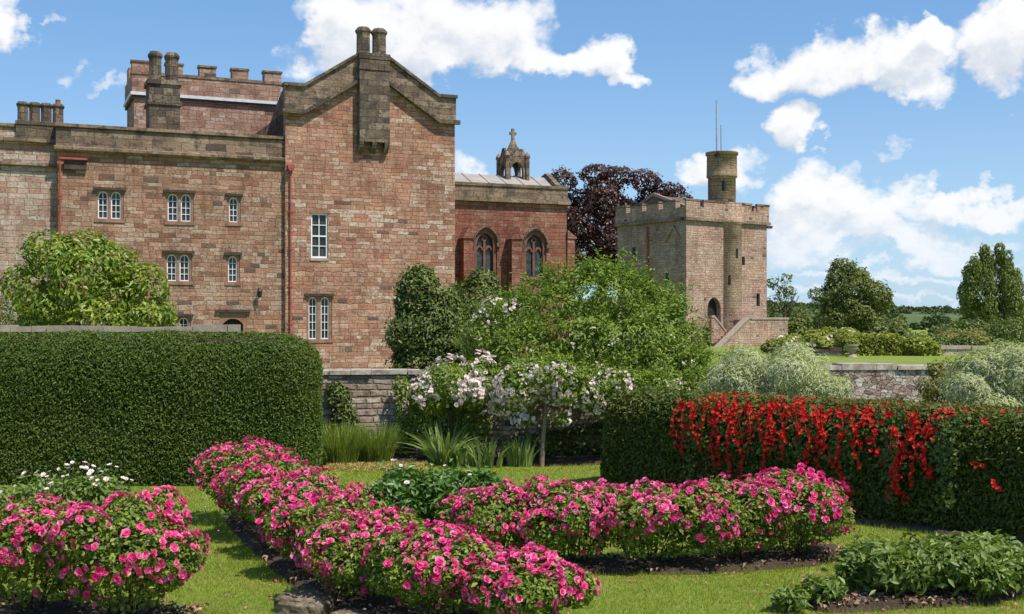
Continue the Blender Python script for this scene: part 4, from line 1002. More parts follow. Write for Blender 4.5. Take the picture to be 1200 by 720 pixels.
for px, y0, y1 in strands:
    u0 = hedge_u(px); d = RA.y+hx_.y*u0; z0, z1 = min(Z(y0, d), 1.74), max(Z(y1, d), .25)
    k = max(int((z0-z1)/.044), 6); tt = (np.arange(k)+rng.uniform(.1, .9, k))/k; ph = rng.uniform(0, 6); amp = rng.uniform(.03, .09); lean = rng.uniform(-.12, .12)
    path = lambda q: np.stack([u0+lean*q+amp*np.sin(q*5+ph), -.09-.06*np.sin(q*3.1)+.30*np.maximum(z0-(z0-z1)*q-1.42, 0), z0-(z0-z1)*q], 1)
    if z0-z1 > .2 and px not in (994, 1148, 1172):
        tt = np.concatenate([tt, rng.uniform(0, .25, int(k*.3))])
    thick = .02+.05*np.clip(np.sin(tt*rng.uniform(5, 11)+ph)*.7+.3, 0, 1)*rng.uniform(.4, 1.3); tt, thick = (np.concatenate([tt, tt[thick > .045]]), np.concatenate([thick, thick[thick > .045]])) if px < 1140 else (tt[:5], thick[:5]*.5); P = path(tt)+rng.normal(0, 1, (len(tt), 3))*thick[:, None]*np.array([1, .6, .8])
    V, Fc = flower_bits(P, .032, rng); sp_ = path(np.linspace(-.02, 1, 12)); sq = np.stack([sp_+np.array([.006, 0, 0]), sp_+np.array([-.003, -.005, 0]), sp_+np.array([-.003, .005, 0])], 1).reshape(-1, 3); nb_ = len(V)
    tr3 = np.array([[i*3+j, i*3+(j+1) % 3, i*3+3+(j+1) % 3] for i in range(11) for j in range(3)]+[[i*3+j, i*3+3+(j+1) % 3, i*3+3+j] for i in range(11) for j in range(3)]); V = np.concatenate([V, sq]); Fc = np.concatenate([Fc, tr3+nb_]); o = link('flower_strand', raw_mesh('flower_strand', V, Fc, 3), PM['red'], cre)
# fringe of flowers along the top edge
n = 800; uu = np.concatenate([rng.uniform(uL, uR+.2, n), rng.uniform(uR, hedge_u(1170), 60)]); n = len(uu); yy = rng.uniform(-.05, .95, n)**1.4; keep = wob(np.stack([uu, yy, uu*0], 1), 4.5, 1)+rng.normal(0, .2, n) > .12
P = np.stack([uu, yy, 1.76-np.maximum(.32-yy, 0)**2*1.5+rng.uniform(-.03, .05, n)], 1)[keep]
V, Fc = flower_bits(P, .034, rng, D=np.tile([0, -.3, 1], (len(P), 1))); tag(link('flower_fringe', raw_mesh('flower_fringe', V, Fc, 3), PM['red'], cre), kind='stuff')

# ================================================================== shrubs and trees
def shrub(name, label, cat, loc, lobes, n, L, Wd, mat, seed=1, up=.45, droop=0, rough=.16, freq=2.4, inner=.7, fuzz=.75, trunk=None, gaps=0, group=None, part='foliage', rz=0):
    rng = np.random.default_rng(seed); root = empty(name, loc, rz, label, cat, group)
    link(part, crown_mesh(lobes, n, L, Wd, rng, up, droop, rough, freq, inner, fuzz, gaps, seed), mat, root)
    mb = MB(); c = np.array(lobes); cc_ = c[:, :3].mean(0); r_ = (c[:, :3].max(0)-c[:, :3].min(0))/2+c[:, 3:6].mean(0)*.6
    tr_ = trunk or (.07, 5); limbs(mb, (0, 0, 0), (cc_[0]*.6, cc_[1]*.6, max(cc_[2]*.75, .25)), tr_[0], cc_, r_, tr_[1], rng)
    mb.build('trunk', M['bark'], root)
    return root
rng = np.random.default_rng(21)
# bright laurel in front of the wing
d = 42; cx = G(102, d)
lb = random_lobes((0, 0, 3.15), (2.6, 2.3, 2.35), 16, 1.0, rng, .8)
lb += [(-1.0, -.4, 5.15, 1.0, .9, .75), (-.2, -.3, 5.2, .9, .9, .7), (-2.2, 0, 3.9, .8, .8, .7), (2.0, -.2, 4.0, .9, .8, .7), (2.1, -.5, 2.9, .85, .8, .7)]
shrub('laurel_bush', 'big rounded bright yellow-green bush in front of the castle wing', 'bush', (cx, d, .3), lb, 15500, .23, .10, LM['lime'], 4, .5, .3, rough=.26, gaps=.15, trunk=(.14, 9), inner=.62)
d = 30; shrub('yew_ball', 'small dark rounded bush at the left edge beside the stone coping', 'bush', (G(-8, d), d, .2), [(0, 0, 2.5, .62, .6, 1.0), (0, 0, 1.2, .6, .6, 1.0)], 6000, .09, .035, LM['yew'], 5, trunk=(.06, 4))
# dark evergreens by the gable
d = 30; lb = [(-.2, 0, 3.3, .62, .6, .75), (.15, 0, 2.6, .8, .75, .8), (-.35, -.1, 2.4, .6, .6, .6), (.5, .1, 3.0, .5, .5, .6), (.0, 0, 1.6, .9, .8, .8), (-.1, 0, 3.75, .4, .4, .42), (.4, -.2, 2.0, .6, .6, .5)]
shrub('evergreen_bush', 'dense dark green upright bush against the red gabled block', 'bush', (G(500, d), d, .3), lb, 16000, .12, .055, LM['dark'], 6, rough=.2, trunk=(.09, 7))
d = 31.5; lb = [(0, 0, 3.2, .7, .6, .8), (.5, 0, 2.6, .8, .7, .8), (-.3, 0, 2.3, .8, .7, .8), (.1, .1, 3.8, .4, .4, .35)]
shrub('evergreen_bush', 'darker open bush half hidden between the upright bush and the big leafy mound', 'bush', (G(558, d), d, .3), lb, 9000, .13, .05, LM['dark'], 7, rough=.25, trunk=(.08, 6), gaps=.25)
# the big fresh green mound
d = 27.6; rng = np.random.default_rng(22)
lb = [(-.9, -1.7, 1.75, .9, .9, .42), (.2, -1.7, 1.7, 1.0, .9, .42), (1.3, -1.6, 1.65, 1.0, .9, .42), (2.2, -1.2, 1.45, .7, .8, .45), (2.35, -.1, 1.3, .55, .8, .7), (1.6, 0, 3.35, .6, .7, .4), (2.3, -.1, 2.1, .55, .7, .5), (-2.2, -.2, 2.3, .7, .8, .7),(-1.6, 0, 2.75, 1.15, 1.1, .85), (-.7, 0, 3.2, 1.2, 1.2, .85), (.3, 0, 3.45, 1.3, 1.2, .85), (1.2, 0, 2.95, 1.2, 1.1, .85), (1.9, 0, 2.35, .85, 1.0, .7), (0, -.9, 2.6, 1.7, .8, .65), (-1.4, -.8, 2.2, .9, .8, .6), (1.3, -.7, 2.1, 1.0, .8, .6), (2.2, -.3, 1.75, .6, .8, .5),
      (.35, 0, 4.0, .6, .6, .42), (-.5, 0, 3.85, .55, .6, .4), (.9, .1, 3.7, .6, .6, .4), (-1.9, -.1, 3.1, .6, .6, .45), (1.9, .1, 2.75, .5, .5, .4)]
mound = shrub('rose_thicket', 'huge arching fresh green mound of climbing rose in front of chapel and tower', 'shrub', (G(690, d), d, .0), lb, 26000, .13, .045, LM['mound'], 8, .55, .15, rough=.3, freq=3.2, inner=.6, trunk=(.12, 12), fuzz=.8)
# sprays standing out of the mound
sp = []; rg = np.random.default_rng(77)
mbs = MB()
for i in range(420):
    l_ = lb[rg.integers(0, len(lb))]; dd = unit(np.array([[rg.normal()*.7, rg.normal()*.5-.35, rg.uniform(.3, 1)]]))[0]
    s0 = np.array(l_[:3])+dd*np.array(l_[3:6])*.85; ln = rg.uniform(.25, .75); tip = s0+dd*ln+np.array([0, 0, -.1])
    mbs.tube([tuple(s0), tuple((s0+tip)/2+np.array([0, 0, .07])), tuple(tip)], [.009, .007, .003], 4)
    q = rg.uniform(0, 1, (16, 1)); sp.append(s0+(tip-s0)*q+np.array([0, 0, .07])*4*q*(1-q)+rg.normal(0, .05, (16, 3)))
P = np.concatenate(sp); link('sprays', leaves(P, rand_dir(len(P), rg)*.8+np.array([0, 0, .7]), .11, .042, rg), LM['mound'], mound)
mbs.build('shoots', M['stem'], mound)

M['palebark'] = plain('pale_bark', (.30, .24, .18), .9, .35, 6, .1, bmp=.01)
# ---- blossoms ------------------------------------------------------------------------
def rosette(rad, seed, npet=(6, 5, 4), open_=1.0):
    """one bloom: three rings of cupped petals around a bud, axis +z"""
    rng = np.random.default_rng(seed); V = []; Fc = []
    for ring, (m_, rr, tilt) in enumerate(zip(npet, (1.0, .72, .42), (.35*open_, .75, 1.15))):
        for i in range(m_):
            a = 2*math.pi*(i+.5*ring)/m_+rng.uniform(-.2, .2); tl = tilt+rng.uniform(-.15, .15); r = rad*rr*rng.uniform(.85, 1.1); w_ = r*(.62 if ring == 0 else .58)
            ca, sa = math.cos(a), math.sin(a); b0 = len(V)
            for j in range(3):
                s = j/2; rad_ = r*(s*math.cos(tl*(.7+.3*s))); h = r*s*math.sin(tl)*(1.0 if j < 2 else .88)+ring*rad*.05
                for k in (-1, 0, 1):
                    wd = w_*k*(0.25, .9, .62)[j]; cup = abs(k)*r*.14*(j > 0)
                    V.append((ca*rad_-sa*wd, sa*rad_+ca*wd, h+cup))
            for j in range(2):
                for k in range(2): Fc.append((b0+j*3+k, b0+j*3+k+1, b0+(j+1)*3+k+1, b0+(j+1)*3+k))
    return np.array(V), np.array(Fc)
def mesh_of(name, V, Fc, smooth=True):
    me = raw_mesh(name, V, Fc, 4); me.polygons.foreach_set('use_smooth', [smooth]*len(Fc)); return me
def cluster(rad, n, seed, spread):
    rng = np.random.default_rng(seed); Vs = []; Fs = []; b = 0
    for i in range(n):
        V, Fc = rosette(rad*rng.uniform(.75, 1.1), seed*10+i, (5, 4, 2)); e = Euler((rng.uniform(-.7, .7), rng.uniform(-.7, .7), rng.uniform(0, 6))).to_matrix()
        V = V@np.array(e).T+np.array([rng.uniform(-1, 1)*spread, rng.uniform(-1, 1)*spread, rng.uniform(-.4, .4)*spread]); Vs.append(V); Fs.append(Fc+b); b += len(V)
    return np.concatenate(Vs), np.concatenate(Fs)
PINK = [rosette(.044, i, (6, 5, 4), 1-.15*(i % 3)) for i in range(4)]+[cluster(.038, 2, 40, .045), cluster(.037, 3, 41, .055), rosette(.034, 50, (5, 4, 3), 2.2)]
PINKME = [mesh_of('rose_bloom', *b_) for b_ in PINK]
for m_ in PINKME: m_.materials.append(PM['pink'])
WHITE = [cluster(.05, 5, 60+i, .095) for i in range(4)]
WHITEME = [mesh_of('blossom', *b_) for b_ in WHITE]
for m_ in WHITEME: m_.materials.append(PM['white'])
PEO = [rosette(.042, 80+i, (7, 6, 4), 1.4) for i in range(2)]
PEOME = [mesh_of('peony_flower', *b_) for b_ in PEO]
for m_ in PEOME: m_.materials.append(PM['white'])
def put_blooms(root, P, D, meshes, raws, name, mat, rng, most=95, smin=.75, smax=1.25):
    """each bloom facing the camera is a part of its own; those beyond the limit make one further part"""
    wp = P+np.array(root.location)[None]; tocam = unit(np.array([[0, 0, EYE]])-wp); score = np.sum(tocam*D, 1)+.15*D[:, 2]
    order = np.argsort(-score); rest = []
    for r_, i in enumerate(order):
        k = int(rng.integers(0, len(meshes))); s = rng.uniform(smin, smax)
        q = (Vector(D[i])+Vector(rand_dir(1, rng)[0])*.35).to_track_quat('Z', 'Y').to_euler(); q.rotate_axis('Z', rng.uniform(0, 6))
        if r_ < most:
            o = bpy.data.objects.new(name, meshes[k]); COL.objects.link(o); o.parent = root; o.location = P[i]; o.rotation_euler = q; o.scale = (s, s, s)
        else:
            V, Fc = raws[k]; rest.append((V*s@np.array(q.to_matrix()).T+P[i], Fc))
    if rest:
        b = 0; Vs = []; Fs = []
        for V, Fc in rest: Vs.append(V); Fs.append(Fc+b); b += len(V)
        tag(link('further_'+name+'s', raw_mesh('further_blooms', np.concatenate(Vs), np.concatenate(Fs), 4), mat, root), kind='stuff')

# white rambling rose on the wall
d = 25.9; rng = np.random.default_rng(31)
lb = [(0, 0, 1.75, .55, .5, .42), (-.35, 0, 1.45, .5, .45, .4), (.5, 0, 1.5, .55, .5, .4), (.7, .1, 1.9, .5, .4, .35), (-.1, .3, .9, .6, .25, .5), (.4, .3, .8, .5, .25, .45), (-.55, .3, .8, .35, .2, .5)]
wr = shrub('rambling_rose', 'white rambling rose covering the garden wall beside the upright dark bush', 'rose', (G(526, d), d, 0), lb, 7500, .10, .045, LM['mound'], 9, .4, .4, trunk=(.04, 6), group='white flowering roses along the wall')
P, D = lobe_points(lb[:4], 900, rng, .12, 2.4, .98); k = (D[:, 1] < .45) & (P[:, 2] > 1.2) & (wob(P, 5.5, 3)+.15*rng.normal(size=len(P)) > .02); put_blooms(wr, P[k][:135]+D[k][:135]*rng.uniform(-.12, .14, (len(P[k][:135]), 1)), D[k][:135], WHITEME, WHITE, 'blossom', PM['white'], rng, smin=.7, smax=1.2)
# weeping standard rose with a bare stem
d = 25.3; lb = [(0, 0, 1.95, .75, .6, .42), (-.55, -.1, 1.7, .5, .5, .45), (.5, 0, 1.7, .55, .5, .42), (-.8, 0, 1.4, .35, .35, .3), (.95, 0, 1.5, .45, .4, .35), (1.5, .1, 1.75, .55, .5, .3), (1.2, 0, 1.25, .25, .25, .2), (2.2, .2, 1.72, .55, .5, .25), (.25, 0, 1.5, .35, .3, .22), (2.7, .3, 1.6, .35, .35, .22), (-.45, 0, 1.0, .2, .2, .14), (.35, -.1, 1.0, .22, .2, .12)]
st = empty('standard_rose', (G(638, d), d, 0), 0, 'weeping standard rose with pale pink blossom on a thin bare stem', 'rose', 'white flowering roses along the wall')
rng = np.random.default_rng(32); link('foliage', crown_mesh(lb, 7500, .10, .045, rng, .4, .5, .22, 2.4, .6, .8, .1), LM['mound'], st)
mb = MB(); mb.tube([(-.06, 0, -.1), (-.03, 0, .6), (.02, 0, 1.1), (.05, 0, 1.7)], [.055, .05, .045, .035], 8)
for e in ((-.8, 0, 1.3), (.9, 0, 1.5), (1.5, .1, 1.7), (2.3, .2, 1.7), (-.5, -.2, 1.8), (.4, -.3, 1.8), (.3, .2, 2.0)): mb.tube([(.04, 0, 1.6), (e[0]*.5, e[1]*.5, 1.8), e], [.02, .014, .006], 5)
mb.build('stem', M['palebark'], st)
P, D = lobe_points(lb, 900, rng, .15, 2.4, .9); k = (D[:, 1] < .3) & (P[:, 2] < 2.2) & (wob(P, 3.6, 5)+.5*(P[:, 0] < .6) > .12); put_blooms(st, P[k][:190], D[k][:190], WHITEME, WHITE, 'blossom', PM['white'], rng, smin=.6, smax=1.05)
# white blossom high on the mound
P, D = lobe_points([(-2.0, -.5, 3.35, .55, .5, .3), (-2.4, -.4, 2.9, .4, .4, .4)], 60, rng, .2, 2, .9); k = D[:, 1] < .3; put_blooms(mound, P[k][:26], D[k][:26], WHITEME, WHITE, 'blossom', PM['white'], rng, smin=.6, smax=1)
P, D = lobe_points([(0, -1.2, 2.3, 2.2, .7, .7)], 60, rng, .2, 2, .95); k = D[:, 1] < .2; put_blooms(mound, P[k][:18], D[k][:18], WHITEME, WHITE, 'blossom', PM['white'], rng, smin=.3, smax=.6)
P, D = lobe_points([(-.4, -.9, 1.75, 1.0, .7, .5), (.8, -.8, 1.65, 1.0, .7, .5), (1.9, -.5, 1.5, .9, .8, .55), (2.5, -.3, 1.35, .5, .7, .5)], 260, rng, .2, 2, .95); k = (D[:, 1] < .1) & (P[:, 2] > 1.1) & (wob(P, 3.5, 8) > 0); put_blooms(mound, P[k][:50], D[k][:50], WHITEME, WHITE, 'blossom', PM['white'], rng, smin=.5, smax=.95)
# deep shade plants below the mound
d = 26.6; shrub('underplanting', 'dark leafy undergrowth in the shade below the big rose mound', 'shrub', (G(690, d), d, 0), [(-1, .3, .3, .9, .25, .35), (.2, .3, .35, 1.0, .25, .4), (1.2, .3, .35, .9, .25, .4)], 2600, .13, .06, LM['dark'], 12, trunk=(.04, 5))

# silver shrubs, olive shrub behind the right hedge
def silver(px, d, w_, h0, h1, seed, label, mat='silver', L=.14, Wd=.021, n=21000, cat='shrub', group='silver-grey shrubs'):
    rng = np.random.default_rng(seed); c = ((h0+h1)/2); r = (w_, w_*.75, (h1-h0)/2)
    lb = random_lobes((0, 0, c), r, 11, w_*.42, rng, .75)+[(0, 0, .8, w_*.5, w_*.5, .9)]
    return shrub('silver_shrub' if mat == 'silver' else 'olive_shrub', label, cat, (G(px, d), d, 0), lb, n, L, Wd, LM[mat], seed, .3, -.75, .34, 3.4, .5, .6, trunk=(.05, 8), group=group)
silver(912, 24.2, 1.32, .7, 2.66, 41, 'feathery silver-grey shrub behind the scarlet-flowered hedge, below the tower')
silver(1178, 22.5, 1.08, .6, 2.72, 42, 'feathery silver-grey shrub at the right edge behind the clipped hedge')
silver(1114, 24.2, .66, .7, 2.55, 43, 'open olive-green shrub between the pale wall and the right-hand silver shrub', 'olive', .10, .04, 4200, 'shrub', None)
silver(858, 25.2, .62, .7, 2.42, 44, 'small grey-green shrub between the rose mound and the large silver shrub', 'silver', .14, .021, 5000)

# ---- trees -------------------------------------------------------------------------------
def tree(name, label, px, d, base_z, lobes, n, L, Wd, mat, seed, r0, nl=10, up=.4, droop=0, gaps=0, rough=.2, group=None, inner=.55, bark='bark'):
    rng = np.random.default_rng(seed); root = empty(name, (G(px, d), d, base_z), 0, label, 'tree', group)
    link('crown', crown_mesh(lobes, n, L, Wd, rng, up, droop, rough, 2.6, inner, .75, gaps, seed), mat, root)
    c = np.array(lobes); cc_ = c[:, :3].mean(0); r_ = (c[:, :3].max(0)-c[:, :3].min(0))/2+c[:, 3:6].mean(0)*.5
    mb = MB(); limbs(mb, (0, 0, 0), (cc_[0]*.7, cc_[1]*.7, cc_[2]), r0, cc_, r_, nl, rng); mb.build('trunk', M[bark], root); return root
rng = np.random.default_rng(51)
d = 104; s = d/F
lb = random_lobes((0.3, 0, 9.4), (4.6, 4.5, 5.2), 18, 1.7, rng, .8)+random_lobes((4.6, 1, 9.0), (4.4, 4, 4.6), 14, 1.6, rng, .8)+[(-2.6, 0, 14.3, 1.3, 1.4, .9), (0.2, 0, 14.8, 1.5, 1.5, .9), (2.2, 0, 14.7, 1.6, 1.5, .9), (4.3, 0, 14.3, 1.6, 1.5, .9), (1.0, 0, 13.4, 2, 1.8, 1.2), (6.6, 0, 13.3, 1.4, 1.5, .9), (7.6, 0, 12.2, 1.3, 1.3, 1.0), (7.9, 0, 10.6, 1.2, 1.3, 1.3), (5.6, .5, 12.4, 1.6, 1.5, 1.1), (-4.0, 0, 12.9, .9, 1, .7), (-4.3, 0, 10.3, 1.0, 1.2, 1.1), (-4.1, 0, 7.5, 1.0, 1.1, 1.2), (-3.3, 0, 11.5, 1.3, 1.3, 1.1), (-3.0, 0, 9, 1.3, 1.3, 1.5), (-3.1, 0, 6.5, 1.2, 1.3, 1.5)]
tree('copper_beech', 'dark purple copper beech between the chapel and the tower', 694, d, 1, lb, 40000, .31, .20, LM['copper'], 52, .55, 14, .3, 0, .12, .26)
d = 108; lb = [(-.6, 0, 4.0, .9, .9, .8), (.2, 0, 5.2, 1.0, .9, .7), (1.2, 0, 3.6, .9, .8, .6), (-.9, 0, 5.9, .7, .7, .5), (2.0, 0, 2.7, .7, .7, .5), (-1.1, 0, 2.6, .8, .7, .9), (.6, 0, 2.3, .8, .7, .5), (.2, 0, 6.4, .6, .6, .4)]
tree('thin_tree', 'thin open-crowned tree close to the right side of the tower', 918, d, 0.5, lb, 1500, .30, .16, LM['ash'], 53, .17, 11, .4, .2, .35, .3, 'trees beyond the upper lawn')
d = 100; rng = np.random.default_rng(54)
lb = random_lobes((0, 0, 4.0), (2.9, 2.6, 3.2), 15, 1.1, rng, .8)+[(-.6, 0, 7.0, 1.1, 1, .8), (-1.0, 0, 6.3, 1.1, 1, .9), (.6, 0, 6.2, 1.0, 1, .8), (2.5, 0, 4.4, .9, .8, .6), (-2.8, 0, 4.6, .8, .8, .7), (3.1, 0, 3.9, .55, .5, .35), (1.9, 0, 5.2, .8, .8, .6)]
tree('broad_tree', 'rounded broadleaf tree in the middle distance between tower and birch', 998, d, 0.5, lb, 17000, .27, .15, LM['oak'], 55, .4, 12, .4, .1, .12, .25, 'trees beyond the upper lawn')
d = 72; rng = np.random.default_rng(56)
lb = []
for i in range(34):
    z = rng.uniform(.5, 5.6); a = rng.uniform(0, 6.28); r = rng.uniform(.2, 2.0)*(1-.07*z); lb.append((r*math.cos(a)-.05, r*math.sin(a), z, .5, .5, .9))
lb += [(-1.65, 0, 3.8, .35, .35, .8), (-1.5, 0, 4.8, .3, .3, .6), (1.45, 0, 4.2, .4, .4, .9), (-.5, 0, 6.1, .3, .3, .6), (.45, 0, 6.25, .3, .3, .6), (.9, 0, 5.6, .35, .35, .7), (2.0, 0, 2.2, .5, .5, .8), (1.9, 0, 3.2, .4, .4, .8)]
tree('weeping_birch', 'tall drooping birch tree at the right edge of the view', 1163, d, .9, lb, 20000, .22, .09, LM['birch'], 57, .16, 12, .2, 1.0, .1, .25, 'trees beyond the upper lawn')
far = [(955, 118, 3.6, 'grey-green tree standing behind the thin tree by the tower'), (1046, 130, 2.6, 'far dark tree right of the rounded broadleaf tree'), (1104, 120, 1.9, 'far bushy tree just left of the drooping birch'), (930, 90, 2.6, 'low bushy tree at the foot of the tower'), (1040, 92, 2.4, 'low round bushy tree at the foot of the broadleaf tree')]
for i, (px, d, h, lab) in enumerate(far):
    rng = np.random.default_rng(60+i); lb = random_lobes((0, 0, h*.62), (h*.75, h*.6, h*.5), 9, h*.3, rng, .8)
    tree('distant_tree', lab, px, d, .3, lb, 2600, .36, .22, LM['oak' if i % 2 else 'ash'], 61+i, .2, 6, .4, 0, .1, .2, 'distant trees')
# hedge and flowering shrubs past the upper lawn
hedge('low_hedge', (G(985, 36.4), 36.4), (G(1062, 36.4), 36.4), .8, 2.72, 9000, LM['field'], 'low clipped yellow-green hedge across the end of the upper lawn', .3, .12, .07, 5, .08)
def fshrub(px, d, w_, h, seed, mat, label, flowers=0):
    rng = np.random.default_rng(seed); lb = random_lobes((0, 0, 1.9+h*.5), (w_, .8, h*.55), 9, w_*.36, rng, .8)+[(0, 0, 1.9, w_*.9, .7, .5)]
    r = shrub('flowering_shrub' if flowers else 'green_shrub', label, 'shrub', (G(px, d), d, 0), lb, 4200, .13, .07, LM[mat], seed, trunk=(.05, 5), group='shrubs beyond the upper lawn')
    if flowers:
        P, D = lobe_points(lb[:10], 400, rng, .15, 2, .92); k = (D[:, 1] < .2) & (P[:, 2] > 2.2); put_blooms(r, P[k][:flowers], D[k][:flowers], WHITEME, WHITE, 'blossom', PM['cream'], rng, smin=.6, smax=1)
fshrub(945, 37.6, .9, .75, 71, 'field', 'yellow-green shrub with a few cream flowers at the left end of the upper lawn', 14)
fshrub(985, 38.2, 1.1, .9, 72, 'field', 'shrub covered in cream-white blossom above the low dark wall', 50)
fshrub(1030, 38.5, .8, .75, 73, 'field', 'bright green shrub peeping over the low clipped hedge')
fshrub(1072, 37, .8, .62, 74, 'field', 'bright green bush between the low clipped hedge and the low brown wall')
fshrub(1118, 41, 1.0, .4, 75, 'dark', 'dark green bush behind the low brown wall')
fshrub(1165, 50, 2.2, .9, 77, 'dark', 'dark green bushes under the drooping birch')
fshrub(1128, 46, 1.2, .6, 78, 'olive', 'dull green bush between the low brown wall and the drooping birch')
fshrub(918, 39, .8, .5, 76, 'olive', 'dull green bush at the foot of the tower')
# woods on the far hills: one mass
rng = np.random.default_rng(81); P = []; 
for i in range(900):
    x = rng.uniform(-200, 1500); y = rng.choice([rng.uniform(620, 1650), rng.uniform(1500, 1720)])
    base = np.interp(y, [900, 1300, 1700], [-3, 0, 1])
    hs = np.interp(y, [900, 1300, 1700], [0, .45, 1]); z = (13+8*math.sin(x*.0021+1.2)+5*math.sin(x*.0057+.4))*hs-3*(1-hs)
    r = rng.uniform(3, 8); q = rand_dir(120, rng); q[:, 2] = np.abs(q[:, 2]); P.append(np.array([x, y, z])+q*np.array([r*rng.uniform(1, 1.9), r, r*1.15])*rng.uniform(.7, 1.05, (120, 1)))
P = np.concatenate(P); tag(link('far_woods', leaves(P, rand_dir(len(P), rng)+np.array([0, -.3, .7]), 3.2, 2.2, rng), LM['wood']), kind='stuff')
rng = np.random.default_rng(82); P = []
for i in range(260):
    x = rng.uniform(-30, 260); y = rng.uniform(190, 330); r = rng.uniform(2, 3.6); q = rand_dir(90, rng); q[:, 2] = np.abs(q[:, 2])
    P.append(np.array([x, y, -3])+q*np.array([r*1.4, r, r*1.15])*rng.uniform(.7, 1.05, (90, 1)))
P = np.concatenate(P); tag(link('field_hedgerows', leaves(P, rand_dir(len(P), rng)+np.array([0, -.3, .7]), 1.0, .7, rng), LM['wood']), kind='stuff')
# ================================================================== rose beds
def rose_bush(x, y, h, w_, seed, label, nb=130, leaf=4200, dep=None):
    nb = int(nb*2.7); leaf = int(leaf*1.5)
    rng = np.random.default_rng(seed); root = empty('rose_bush', (x, y, 0), 0, label, 'rose bush', 'pink rose bushes in the garden beds')
    dep = dep or w_
    w_ *= 1.24; dep *= 1.1
    lb = [(0, 0, h*.58, w_*.80, dep*.76, h*.36), (0, 0, h*.32, w_*.5, dep*.45, h*.26)]
    for i in range(10):
        a = i*2.4+rng.uniform(-.4, .4); f = rng.uniform(.5, .72); s = rng.uniform(.26, .40)
        lb.append((w_*f*math.cos(a), dep*f*math.sin(a), h*rng.uniform(.44, .80), w_*s, dep*s, h*s*.62))
    lb.append((w_*rng.uniform(-.2, .2), 0, h*.84, w_*.4, dep*.4, h*.17))
    P, D = lobe_points(lb, leaf, rng, .2, 2.6, .62); k = P[:, 2] > h*(.10+.18*rng.uniform(size=len(P))); P, D = P[k], D[k]
    link('foliage', leaves(P, D*.6+np.array([0, 0, .5])+rand_dir(len(P), rng)*.7, .062, .036, rng), LM['rose'], root)
    mb = MB()
    for i in range(9):
        a = i*2.4+rng.uniform(-.5, .5); r0 = rng.uniform(.03, .14); r1 = rng.uniform(.2, .6)
        mb.tube([(r0*math.cos(a), r0*math.sin(a), -.05), (w_*r1*.5*math.cos(a), dep*r1*.5*math.sin(a), h*.3), (w_*r1*math.cos(a), dep*r1*math.sin(a), h*.72)], [.013, .010, .005], 5)
    mb.build('stems', M['twig'], root)
    P, D = lobe_points(lb, nb*9, rng, .2, 2.6, .97); k = (P[:, 2] > h*.22) & (D[:, 2] > -.45) & (rng.uniform(0, 1, len(P)) < .35+.65*(P[:, 2]/h)) & (wob(P, 7, seed)+.25*rng.normal(size=len(P)) > -.22)
    P, D = P[k][:nb], D[k][:nb]; P = P+D*.02
    put_blooms(root, P, D, PINKME, PINK, 'bloom', PM['pink'], rng, 98, .6, 1.18)
    return root
rose_bush(-5.05, 12.5, 1.22, .86, 101, 'deep pink rose bush at the left edge of the picture, nearest row', 190, 5200)
rose_bush(-3.98, 12.15, 1.27, .72, 102, 'deep pink rose bush in the left foreground beside the lawn strip', 190, 5200)
rose_bush(-4.0, 18.3, 1.24, .78, 103, 'pink rose bush at the far end of the long bed, nearest the tall clipped hedge', 150)
rose_bush(-3.35, 17.0, 1.14, .76, 104, 'pink rose bush second from the far end of the long bed', 140)
rose_bush(-2.75, 15.7, 1.05, .72, 105, 'straggly pink rose bush in the middle of the long bed with many faded blooms', 120)
rose_bush(-2.25, 14.4, .95, .68, 106, 'pink rose bush of the long bed just behind the rough edging stone', 100, 3800)
rose_bush(-1.62, 13.0, .98, .66, 107, 'pink rose bush at the front corner of the long bed, right of the rough stone', 140)
rose_bush(-.72, 12.2, .98, .66, 108, 'pink rose bush at the bottom centre of the picture', 140)
rose_bush(.10, 11.6, .84, .56, 109, 'low pink rose bush at the near right end of the front row', 110, 3600)
rose_bush(-.18, 15.3, 1.0, .66, 110, 'pink rose bush at the left end of the right-hand row beside the leafy peony', 130)
rose_bush(.78, 15.0, 1.05, .68, 111, 'pink rose bush second from the left in the right-hand row', 140)
rose_bush(1.72, 14.9, 1.06, .68, 112, 'pink rose bush in the middle of the right-hand row', 140)
rose_bush(2.72, 15.1, 1.10, .68, 113, 'pink rose bush second from the right in the right-hand row', 140)
rose_bush(3.62, 15.4, 1.16, .66, 114, 'pink rose bush at the right end of the right-hand row before the dark hedge', 140)

